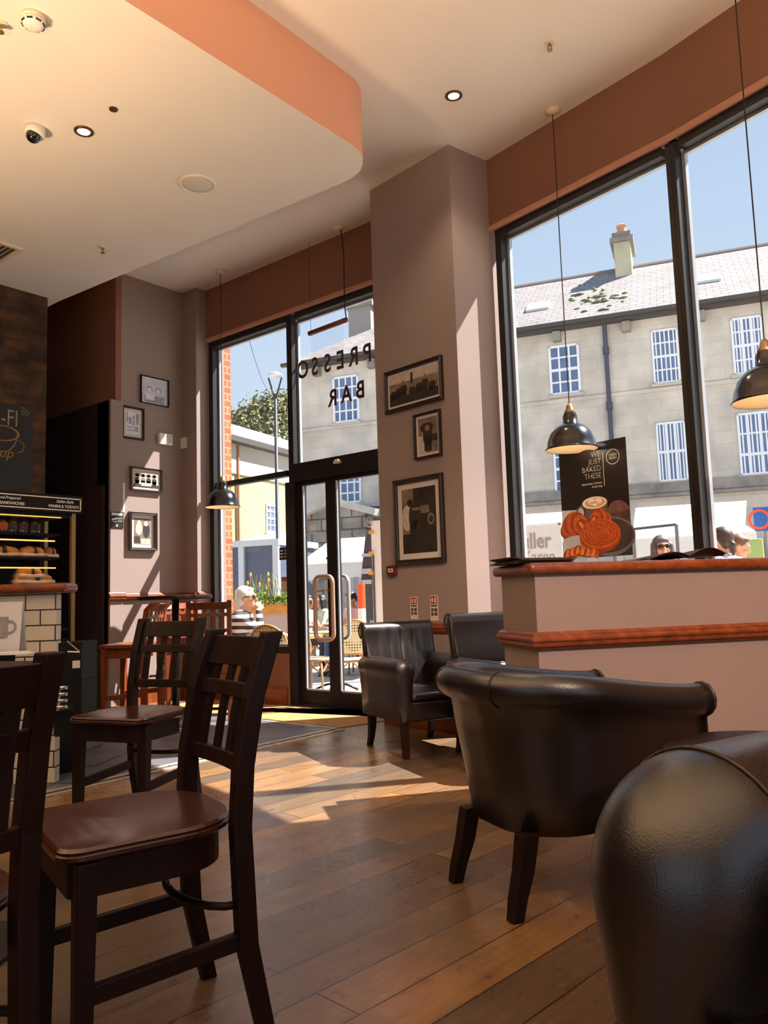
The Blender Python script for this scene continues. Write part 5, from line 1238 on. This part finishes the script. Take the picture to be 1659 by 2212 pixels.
# dark lorry tail, striped post and white board by the right leaf
mid_=atd(792,1240,11.5); f0=Fr(mid_-uS*3,mid_+uS*3); g=zg(mid_.x)
t=thing('parked_lorry','back of a dark parked lorry with tarpaulin seen through the right door leaf','lorry',f0.p(f0.px(800,1240)[0],g,-1))
P=[(775,1340),(778,1290),(783,1215),(789,1160),(797,1150),(850,1148),(850,1340)]
m=MB(); m.prism([f0.p(*f0.px(x,y),0) for x,y in P],f0.n*-2.5); m.build('body',mat('dark lorry body',(62,62,66),.5,var=.4,vs=3),t)
m=MB(); 
for y0,y1 in ((1195,1203),(1228,1240),(1252,1262)): a0_,h0_=f0.px(783,y1); a1_,h1_=f0.px(803,y0); m.fbox(f0,a0_,a1_,h0_,h1_,0,.03)
m.build('pale_strap',mat('pale lorry strap',(176,178,184),.5),t)
a,h=f0.px(790,1330); 
for aa in (a-.1,a+1.2): MB().lathe(f0.p(aa,g+.38,-.5),[(0,-.12),(.38,-.12),(.38,.12),(0,.12)],20,ax=f0.u).build('wheel',BLACK,t)
mid_=atd(781,1300,11.0); g=zg(mid_.x); t=thing('striped_post','orange and white striped street post beside the dark lorry','post',(mid_.x,mid_.y,g))
h1=height_over(781,1262,mid_); 
for k in range(4):
    z0=(h1-g)*k/4; MB().lathe((0,0,z0),[(0,0),(.055,0),(.055,(h1-g)/4),(0,(h1-g)/4)],12).build('orange_band' if k%2 else 'white_band',mat('safety orange',(226,82,30),.5) if k%2 else WHITE,t,local=True)
mid_=atd(812,1240,9.6); f0=Fr(mid_-uS*2,mid_+uS*2); g=zg(mid_.x); A=f0.px(801,1130); B=f0.px(850,1122)
t=thing('white_board','tall white board with yellow clips outside the right door leaf, beside the column','board',f0.p((A[0]+B[0])/2,g,0))
MB().fbox(f0,A[0],B[0],g,B[1],-.04,0).build('panel',CANV,t)
m=MB()
for y in (1150,1195,1238): a_,h_=f0.px(803,y); m.fbox(f0,a_-.03,a_+.03,h_-.02,h_+.02,0,.03)
m.build('yellow_clip',mat('yellow clip',(226,160,60),.5),t)
MB().fbox(f0,A[0]+.01,A[0]+.03,g,B[1]-.4,0,.012).build('dark_seam',GUT,t)
# flower planter
pm_=atd(565,1330,10.2); g=zg(pm_.x); f0=Fr(pm_-uS*2,pm_+uS*2); A=f0.px(503,1300); B=f0.px(640,1300); zt_p=f0.px(570,1298)[1]
t=thing('flower_planter','wooden planter of green leaves and yellow flowers behind the man in stripes','planter',f0.p((A[0]+B[0])/2,g,0))
MB().fbox(f0,A[0]+.05,B[0]-.05,g,zt_p-.16,-.33,-.03).build('plinth',mat('pale grey plinth',(186,194,198),.7),t)
MB().fbox(f0,A[0],B[0],zt_p-.17,zt_p,-.35,.0).build('box',wood('pale yellow planter wood',(196,150,74),(222,184,104),.6,1,'X'),t)
m=MB(); rnd=random.Random(2)
for i in range(1100):
    a=rnd.uniform(A[0],B[0]); c=f0.p(a,zt_p+rnd.uniform(-.16,.16)*(.6+.4*math.sin(a*5)),-.17+rnd.uniform(-.2,.26)); n=Vec((rnd.gauss(0,1),rnd.gauss(0,1),rnd.gauss(0,1))).normalized(); b=n.orthogonal().normalized(); e=n.cross(b); s=rnd.uniform(.02,.045); m.mi=rnd.choice((0,0,1)); m.poly([c-b*s,c-e*s*.5,c+b*s,c+e*s*.5])
for i in range(60):
    a=rnd.uniform(A[0]+.25,B[0]-.1); c=f0.p(a,zt_p,-.17+rnd.uniform(-.12,.12)); tip=c+Vec((rnd.uniform(-.12,.12),rnd.uniform(-.1,.1),rnd.uniform(.2,.36))); m.mi=rnd.choice((0,1)); m.beam(c,tip,.012,.004,None,.002,.002)
l_=m.build('leaves',[mat('leaf green',(92,124,58),.7),mat('pale leaf green',(148,172,92),.7)],t); l_['kind']='stuff'
for i in range(7):
    a=A[0]+(B[0]-A[0])*(.2+.75*i/9)+rnd.uniform(-.03,.03); z=zt_p+rnd.uniform(.18,.36); c=f0.p(a,z,-.1+rnd.uniform(-.1,.1)); m=MB(); m.ball(c,(.015,.015,.03),8,6); m.tube([c-Vec((0,0,z-zt_p)),c],.004,4); m.build('yellow_flower',mat('yellow flower',(226,184,78),.6),t)
# pale low screen at the left of the terrace
mid_=atd(505,1350,9.5); f0=Fr(mid_-uS*1,mid_+uS*1); g=zg(mid_.x); A=f0.px(496,1314); B=f0.px(523,1312)
m=MB(); m.fbox(f0,A[0],B[0],g,B[1],-.06,0); m.fbox(f0,A[0]-.02,B[0]+.02,B[1],B[1]+.05,-.08,.02)
tag(m.build('terrace_screen',mat('pale blue grey screen',(190,202,206),.6)),'pale blue grey low screen beside the man in stripes outside the left window','screen')
# ------------------------------------------------------------------ bistro furniture outside
RATT=wood('honey rattan cane',(150,104,58),(192,146,90),.45,1,'Z'); 
WV=NT('woven cream and dark panel'); mw_=WV.coord('Object',(1,1,1)); ck=WV.n('ShaderNodeTexVoronoi'); ck.inputs['Scale'].default_value=34; ck.inputs['Randomness'].default_value=0
WV.l(mw_,'Vector',ck,'Vector'); rw=WV.ramp(ck,'Distance',[(.28,lin((66,50,40))),(.34,lin((226,206,162)))]); WV.l(rw,'Color',WV.b,'Base Color'); WV.set(Roughness=.6); WV=WV.m
def bistro_chair(label,x,y,fx,fy):
    t=thing('bistro_chair',label,'chair',(x,y,zg(x)),face_rot(fx,fy),'rattan bistro chairs')
    m=MB(); o=rrect(.20,.20,(.12,.12,.09,.09),6); m.loft([[(a,b,.43) for a,b in o],[(a,b,.455) for a,b in o]],True,True); m.build('seat',WV,t,local=True)
    m=MB(); m.tube([(a*1.03,b*1.03,.44) for a,b in o],.014,6,loop=True); m.build('seat_rim',RATT,t,local=True,smooth=True)
    def bk(u,v):
        a=-1+2*u; r=.205*(1-.18*max(0,v-.5)**2*4*abs(a)); return (r*a,.19+.05*v-.05*a*a+.03,.52+.36*v*(1-.28*a*a))
    m=MB(); m.grid(bk,14,8); 
    m2=[(x_,y_+.006,z_) for x_,y_,z_ in m.v]; fs_=[f[::-1] for f in m.f]; m.add(m2,fs_); m.build('back_panel',WV,t,local=True)
    rim=[(-.205,.17,.0),(-.205,.17,.44),(-.207,.175,.60)]+[bk(i/12,1.0) for i in range(13)]+[(.207,.175,.60),(.205,.17,.44),(.205,.17,.0)]
    m=MB(); m.tube(rim,.014,7); m.build('back_frame',RATT,t,local=True,smooth=True)
    m=MB(); m.tube([bk(i/10,0) for i in range(11)],.011,6); m.build('lower_rail',RATT,t,local=True,smooth=True)
    for s in (-1,1):
        m=MB(); m.tube([(s*.17,-.17,.44),(s*.185,-.20,0)],.014,7); m.build('leg',RATT,t,local=True,smooth=True)
        m=MB(); m.tube([(s*.18,-.18+.36*i/8,.43-.12*abs(math.cos(PI*i/8))) for i in range(9)],.009,6); m.build('brace',RATT,t,local=True,smooth=True)
    m=MB(); m.tube([(-.17+.34*i/8,-.18,.43-.12*abs(math.cos(PI*i/8))) for i in range(9)],.009,6); m.build('brace',RATT,t,local=True,smooth=True)
    return t
def bistro_table(label,x,y,r=.34):
    t=thing('bistro_table',label,'table',(x,y,zg(x)),0,'round bistro tables')
    MB().lathe((0,0,.72),[(0,-.02),(r-.01,-.02),(r-.01,.012),(0,.012)],32).build('table_top',mat('grey marble top',(196,196,198),.3,var=.1,vs=8),t,local=True)
    MB().lathe((0,0,.72),[(r-.01,-.024),(r+.006,-.02),(r+.006,.010),(r-.01,.014)],32,caps=False).build('brass_rim',mat('brass table rim',(190,160,84),.35,metal=.6),t,local=True)
    MB().tube([(0,0,.03),(0,0,.70)],.03,10).build('pedestal',BLACK,t,local=True,smooth=True)
    m=MB()
    for k in range(4): a=PI/2*k+.4; m.tube([(0,0,.10),(.15*math.cos(a),.15*math.sin(a),.07),(.28*math.cos(a),.28*math.sin(a),.015)],.016,6)
    m.build('feet',BLACK,t,local=True,smooth=True); return t
RI=Vec((.777,.63,0)); AW=Vec((-.63,.777,0))
cR=atd(763,1490,8.75); bistro_chair('rattan bistro chair with back to the door, seen through the right leaf',cR.x,cR.y,-.75,.66)
cL=atd(682,1490,9.4); bistro_chair('rattan bistro chair seen sideways through the left door leaf',cL.x,cL.y,.9,.25)
cM=atd(541,1400,8.6); bistro_chair('rattan bistro chair under the man in the striped top',cM.x,cM.y,.85,.5)
cE=atd(602,1400,7.75); bistro_chair('empty rattan bistro chair with back to the fixed window, right of the striped man',cE.x,cE.y,-.35,.93)
tA=atd(632,1350,9.25); bistro_table('small round bistro table beside the man in the striped top',tA.x,tA.y)
tB=atd(724,1350,10.0); bistro_table('round bistro table with brass rim seen through the door leaves',tB.x,tB.y)

# ------------------------------------------------------------------ people
SKIN=mat('skin',(214,156,124),.55); SKT=mat('tanned skin',(196,128,96),.55)
def stripes():
    t=NT('black and white striped jersey'); g=t.n('ShaderNodeTexCoord'); s=t.n('ShaderNodeSeparateXYZ'); t.l(g,'Object',s,'Vector')
    mth=t.n('ShaderNodeMath',operation='MULTIPLY'); mth.inputs[1].default_value=13; t.l(s,'Z',mth,0); fr_=t.n('ShaderNodeMath',operation='FRACT'); t.l(mth,'Value',fr_,0)
    r=t.ramp(fr_,'Value',[(.49,lin((46,34,36))),(.51,lin((226,224,224)))]); r.color_ramp.interpolation='CONSTANT'; t.l(r,'Color',t.b,'Base Color'); t.set(Roughness=.8); return t.m
def hand(m,w,d,side,up):
    """palm and five bent fingers from wrist w along d"""
    d=Vec(d).normalized(); up=Vec(up); s=d.cross(up).normalized()*side; up=s.cross(d)*side
    m.cap(w,w+d*.05,.022,.026,8); m.ball(w+d*.055,(.034,.034,.022),8,6)
    for i,(o,l) in enumerate(((-.027,.066),(-.009,.076),(.009,.071),(.026,.055))):
        a=w+d*.075+s*o; b=a+d*l*.5-up*.006; c=b+d*l*.42-up*.022; m.cap(a,b,.0105,.0095,6); m.cap(b,c,.0095,.008,6)
    a=w+d*.02-s*.026; b=a+d*.035-s*.022-up*.01; c=b+d*.03-s*.002-up*.012; m.cap(a,b,.012,.011,6); m.cap(b,c,.011,.009,6)
def person(label,x,y,fx,fy,hair,top,legs,hairstyle='short',glasses=False,wr=None,wl=None,scale=1.0,turn=0.0,tilt=0.0,skin=SKIN,beard=None,sleeve='short',z=None,vox=.011,hasseat=True):
    gz_=zg(x) if z is None else z; t=thing('person',label,'person',(x,y,gz_),face_rot(fx,fy)); k=scale
    V_=lambda a,b,c: Vec((a*k,b*k,c*k))
    pel=V_(0,.06,.53); bel=V_(0,.07,.68); che=V_(0,.06,.88); nek=V_(0,.035,1.0); hc=V_(0,.005,1.135)
    sh={s:V_(s*.165,.055,.945) for s in (-1,1)}; el={}; wri={}
    wri[-1]=Vec(wr)*k if wr else V_(-.14,-.30,.745); wri[1]=Vec(wl)*k if wl else V_(.14,-.30,.745)
    for s in (-1,1):
        mdl=(sh[s]+wri[s])/2; el[s]=V_(s*.235,-.02,.735) if wri[s].z<.9*k else V_(s*.19,-.20,.77)
    kn={s:V_(s*.10,-.38,.51) for s in (-1,1)}; hp={s:V_(s*.085,.03,.53) for s in (-1,1)}; an={s:V_(s*.11,-.36,.09) for s in (-1,1)}
    Rt=Matrix.Rotation(turn,3,'Z')@Matrix.Rotation(tilt,3,'X')
    H=lambda a,b,c: hc+Rt@V_(a,b,c)
    def torso(m,g):
        m.ball(pel,(.155*k+g,.125*k+g,.12*k+g)); m.ball(bel,(.145*k+g,.112*k+g,.15*k+g)); m.ball(che,(.165*k+g,.115*k+g,.15*k+g))
        for s in (-1,1): m.cap(nek-V_(0,0,.03),sh[s],.055*k+g,.058*k+g)
    def arm(m,s,g,full):
        m.cap(sh[s],el[s],.052*k+g,.042*k+g)
        if full: m.cap(el[s],wri[s],.040*k+g,.027*k+g)
    m=MB(); torso(m,-.004); m.cap(nek-V_(0,0,.04),hc-V_(0,-.01,.05),.055*k,.048*k)
    for s in (-1,1):
        arm(m,s,-.004,True); d=(wri[s]-el[s]); hd_=d.normalized(); hand(m,wri[s],hd_,s,V_(0,0,1) if abs(hd_.z)<.8 else V_(0,1,0))
        m.cap(hp[s],kn[s],.082*k,.055*k); m.cap(kn[s],an[s],.052*k,.036*k); m.cap(an[s],an[s]+V_(0,-.14,-.05),.04*k,.03*k)
    # head with face
    m.ball(H(0,.012,.02),(.076*k,.096*k,.100*k),18,12,Rt); m.ball(H(0,-.022,-.045),(.060*k,.066*k,.072*k),16,10,Rt); m.ball(H(0,-.07,-.085),(.028*k,.024*k,.024*k),10,8,Rt)
    m.cap(H(0,-.082,.018),H(0,-.108,-.022),.010*k,.015*k,8); m.ball(H(0,-.084,.032),(.05*k,.018*k,.012*k),10,6,Rt)
    m.ball(H(0,-.084,-.052),(.026*k,.014*k,.009*k),10,6,Rt); m.ball(H(0,-.082,-.066),(.022*k,.014*k,.009*k),10,6,Rt)
    for s in (-1,1): m.ball(H(s*.078,.012,-.005),(.012*k,.02*k,.03*k),8,6,Rt); m.ball(H(s*.042,-.062,-.03),(.024*k,.02*k,.022*k),8,6,Rt)
    m.build('body',skin,t,local=True,remesh=vox*.75)
    m=MB(); torso(m,.006)
    for s in (-1,1): arm(m,s,.008,sleeve=='long')
    m.build('top',top,t,local=True,remesh=vox)
    m=MB(); m.ball(pel-V_(0,0,.02),(.16*k,.13*k,.115*k))
    for s in (-1,1): m.cap(hp[s],kn[s],.09*k,.064*k); m.cap(kn[s],an[s]+V_(0,0,.04),.062*k,.05*k)
    m.build('trousers',legs,t,local=True,remesh=vox)
    for s in (-1,1):
        m=MB(); m.cap(an[s]+V_(0,.02,-.04),an[s]+V_(0,-.15,-.055),.044*k,.034*k); m.box(an[s].x-.04*k,an[s].x+.04*k,an[s].y-.19*k,an[s].y+.06*k,0,.02*k); m.build('shoe',mat('dark shoe',(52,44,42),.5),t,local=True,remesh=vox)
    m=MB(); m.ball(H(0,.026,.038),(.087*k,.098*k,.096*k),16,10,Rt)
    if hairstyle in ('short','fringe'): m.ball(H(0,.055,-.02),(.080*k,.068*k,.075*k),14,8,Rt)
    if hairstyle in ('long','fringe','bob'):
        L_={'long':-.22,'fringe':-.20,'bob':-.10}[hairstyle]
        for s in (-1,1): m.cap(H(s*.074,-.02,.02),H(s*.094,-.015,L_),.036*k,.036*k); m.cap(H(s*.066,.04,.03),H(s*.078,.045,L_),.034*k,.03*k)
        m.cap(H(0,.07,.03),H(0,.085,L_),.06*k,.055*k)
    if hairstyle=='fringe': m.ball(H(0,-.056,.068),(.062*k,.030*k,.032*k),12,8,Rt)
    if hairstyle=='tied': m.ball(H(0,.06,0),(.075*k,.06*k,.07*k),12,8,Rt); m.ball(H(0,.115,-.035),(.030*k,.030*k,.034*k),10,8,Rt); m.cap(H(0,.115,-.05),H(0,.115,-.12),.022*k,.012*k)
    if hairstyle=='short': m.ball(H(0,-.035,.088),(.06*k,.042*k,.028*k),12,8,Rt)
    m.build('hair',hair,t,local=True,remesh=vox*.8)
    if glasses:
        m=MB()
        for s in (-1,1): m.ball(H(s*.034,-.093,.008),(.033*k,.010*k,.021*k),12,6,Rt); m.tube([H(s*.066,-.088,.012),H(s*.080,-.03,.012),H(s*.083,.02,.008)],.005*k,6)
        m.tube([H(-.012,-.099,.012),H(.012,-.099,.012)],.005*k,6); m.build('sunglasses',mat('dark sunglasses',(34,24,22),.15),t,local=True,smooth=True)
    if beard:
        m=MB(); m.ball(H(0,-.055,-.092),(.046*k,.042*k,.034*k),12,8,Rt); m.build('beard',beard,t,local=True,remesh=vox*.8)
    return t
GREY=mat('silver grey hair',(206,204,204),.6,var=.15,vs=40); BLKH=mat('black hair',(38,32,32),.45,var=.2,vs=30); BRH=mat('dark brown hair',(70,52,42),.5,var=.25,vs=30); AUB=mat('light brown hair',(116,78,54),.5,var=.25,vs=30); ASH=mat('ash brown hair',(96,82,76),.5,var=.25,vs=30)
JEAN=mat('blue denim',(74,92,128),.85); DKT=mat('dark trousers',(54,50,52),.85); WSH=mat('white cotton shirt',(228,224,220),.8); PNK=mat('pink blouse',(226,176,168),.8,var=.1,vs=12); GRB=mat('pale green patterned top',(196,202,176),.8,var=.3,vs=26)
def on_chair(P,fx,fy,back=.02):
    L=math.hypot(fx,fy); return P.x-fx/L*back,P.y-fy/L*back
x,y=on_chair(cM,.85,.5,0.03)
person('person in a black and white striped top and sunglasses, hand at the chin, seated outside',x,y,.85,.5,GREY,stripes(),DKT,'short',True,wr=(-.03,-.135,1.0),sleeve='long',skin=SKIN,scale=1.03,turn=.1)
p2=atd(664,1300,13.2); person('person in a white shirt and sunglasses sitting far back behind the left door leaf',p2.x,p2.y,.85,.1,ASH,WSH,DKT,'short',True,skin=SKT,turn=.1)
p3=atd(691,1300,13.9); person('person with black bobbed hair in a pale patterned top, behind the door handle',p3.x,p3.y,-.5,-.75,BLKH,GRB,DKT,'bob',turn=.4)
p4=atd(757,1300,12.4); person('person in a pink blouse with head bowed, seen above the bistro chair',p4.x,p4.y,-.2,-.95,BRH,PNK,JEAN,'tied',tilt=.45)
for p_ in (p2,p3,p4): bistro_chair('rattan bistro chair under the %s'%{0:'person in the white shirt',1:'person with black bobbed hair',2:'person in the pink blouse'}[[p2,p3,p4].index(p_)],p_.x,p_.y,*{0:(.85,.1),1:(-.5,-.75),2:(-.2,-.95)}[[p2,p3,p4].index(p_)])
tC=atd(676,1320,12.6); 
def seat_by_head(px,ytop,d):
    P=atd(px,ytop,d); return P
p5=atd(1428,1160,8.3); zz5=height_over(1428,1157,p5)-1.255
p6=atd(1554,1166,7.4); p7=atd(1597,1166,9.0)
print('people z',zz5,zg(p5.x),height_over(1548,1163,p6)-1.24,zg(p6.x),height_over(1590,1160,p7)-1.24,zg(p7.x))
person('person with long dark hair, fringe and dark sunglasses outside the right window',p5.x,p5.y,.55,-.80,ASH,WSH,JEAN,'fringe',True,z=max(zz5,zg(p5.x)))
person('person with dark hair tied back, turned left, outside the right window',p6.x,p6.y,-.85,.25,BRH,WSH,JEAN,'tied',z=max(zg(p6.x),height_over(1548,1163,p6)-1.24))
person('person with short light brown hair looking down, outside at the right',p7.x,p7.y,.80,.25,AUB,WSH,JEAN,'short',z=max(zg(p7.x),height_over(1590,1160,p7)-1.24),tilt=.35)
# ------------------------------------------------------------------ light and camera
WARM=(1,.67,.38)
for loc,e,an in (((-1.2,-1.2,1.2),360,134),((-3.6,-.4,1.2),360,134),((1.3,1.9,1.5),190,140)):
    spot('ceiling_fill',loc,e,math.radians(an),WARM,.25,.6,(PI,0,0))  # added fill spots aimed at the ceiling, unseen and without fittings
spot('half_wall_fill',(2.1,1.0,3.9),640,math.radians(40),(1,.68,.52),.12,.7,(Vec((-1.2,3.75,.75))-Vec((2.1,1.0,3.9))).to_track_quat('-Z','Y').to_euler())  # unseen spot added to brighten the half wall, no lamp hangs there
sun=bpy.data.lights.new('sun','SUN'); sun.energy=SUN_E; sun.angle=.009; sun.color=(1.0,.94,.88)
so_=bpy.data.objects.new('sun',sun); COL.objects.link(so_)
sd=Vec((-.80,-1.0,-1.65)).normalized(); so_.rotation_euler=sd.to_track_quat('-Z','Y').to_euler()
so_.location=(6,10,12)
wd=bpy.data.worlds.new('world'); scene.world=wd; wd.use_nodes=True; nt=wd.node_tree; nt.nodes.clear()
o_=nt.nodes.new('ShaderNodeOutputWorld'); bg=nt.nodes.new('ShaderNodeBackground'); tc=nt.nodes.new('ShaderNodeTexCoord')
sp=nt.nodes.new('ShaderNodeSeparateXYZ'); rp=nt.nodes.new('ShaderNodeValToRGB')
nt.links.new(tc.outputs['Generated'],sp.inputs[0]); nt.links.new(sp.outputs['Z'],rp.inputs['Fac'])
e=rp.color_ramp.elements; e[0].position=.0; e[0].color=lin((208,221,234)); e[1].position=.9; e[1].color=lin((132,172,218))
x=e.new(.30); x.color=lin((192,211,233))
nt.links.new(rp.outputs['Color'],bg.inputs['Color']); bg.inputs['Strength'].default_value=SKY_E
nt.links.new(bg.outputs[0],o_.inputs['Surface'])
cam=bpy.data.cameras.new('camera'); co=bpy.data.objects.new('camera',cam); COL.objects.link(co)
cam.sensor_fit='HORIZONTAL'; cam.sensor_width=36; cam.lens=36*FPX/1659; cam.clip_start=.02; cam.clip_end=600
Mx=Matrix((RT,UP,-FW)).transposed().to_4x4(); Mx.translation=CAMP; co.matrix_world=Mx
scene.camera=co
vs_=scene.view_settings; vs_.view_transform='Standard'; vs_.look='None'; vs_.exposure=EXPO; vs_.gamma=1.0; vs_.use_curve_mapping=False
c=scene.cycles; c.use_denoising=True; c.max_bounces=10; c.diffuse_bounces=6; c.glossy_bounces=4; c.transparent_max_bounces=16; c.transmission_bounces=6
c.sample_clamp_indirect=6; c.caustics_reflective=False; c.caustics_refractive=False
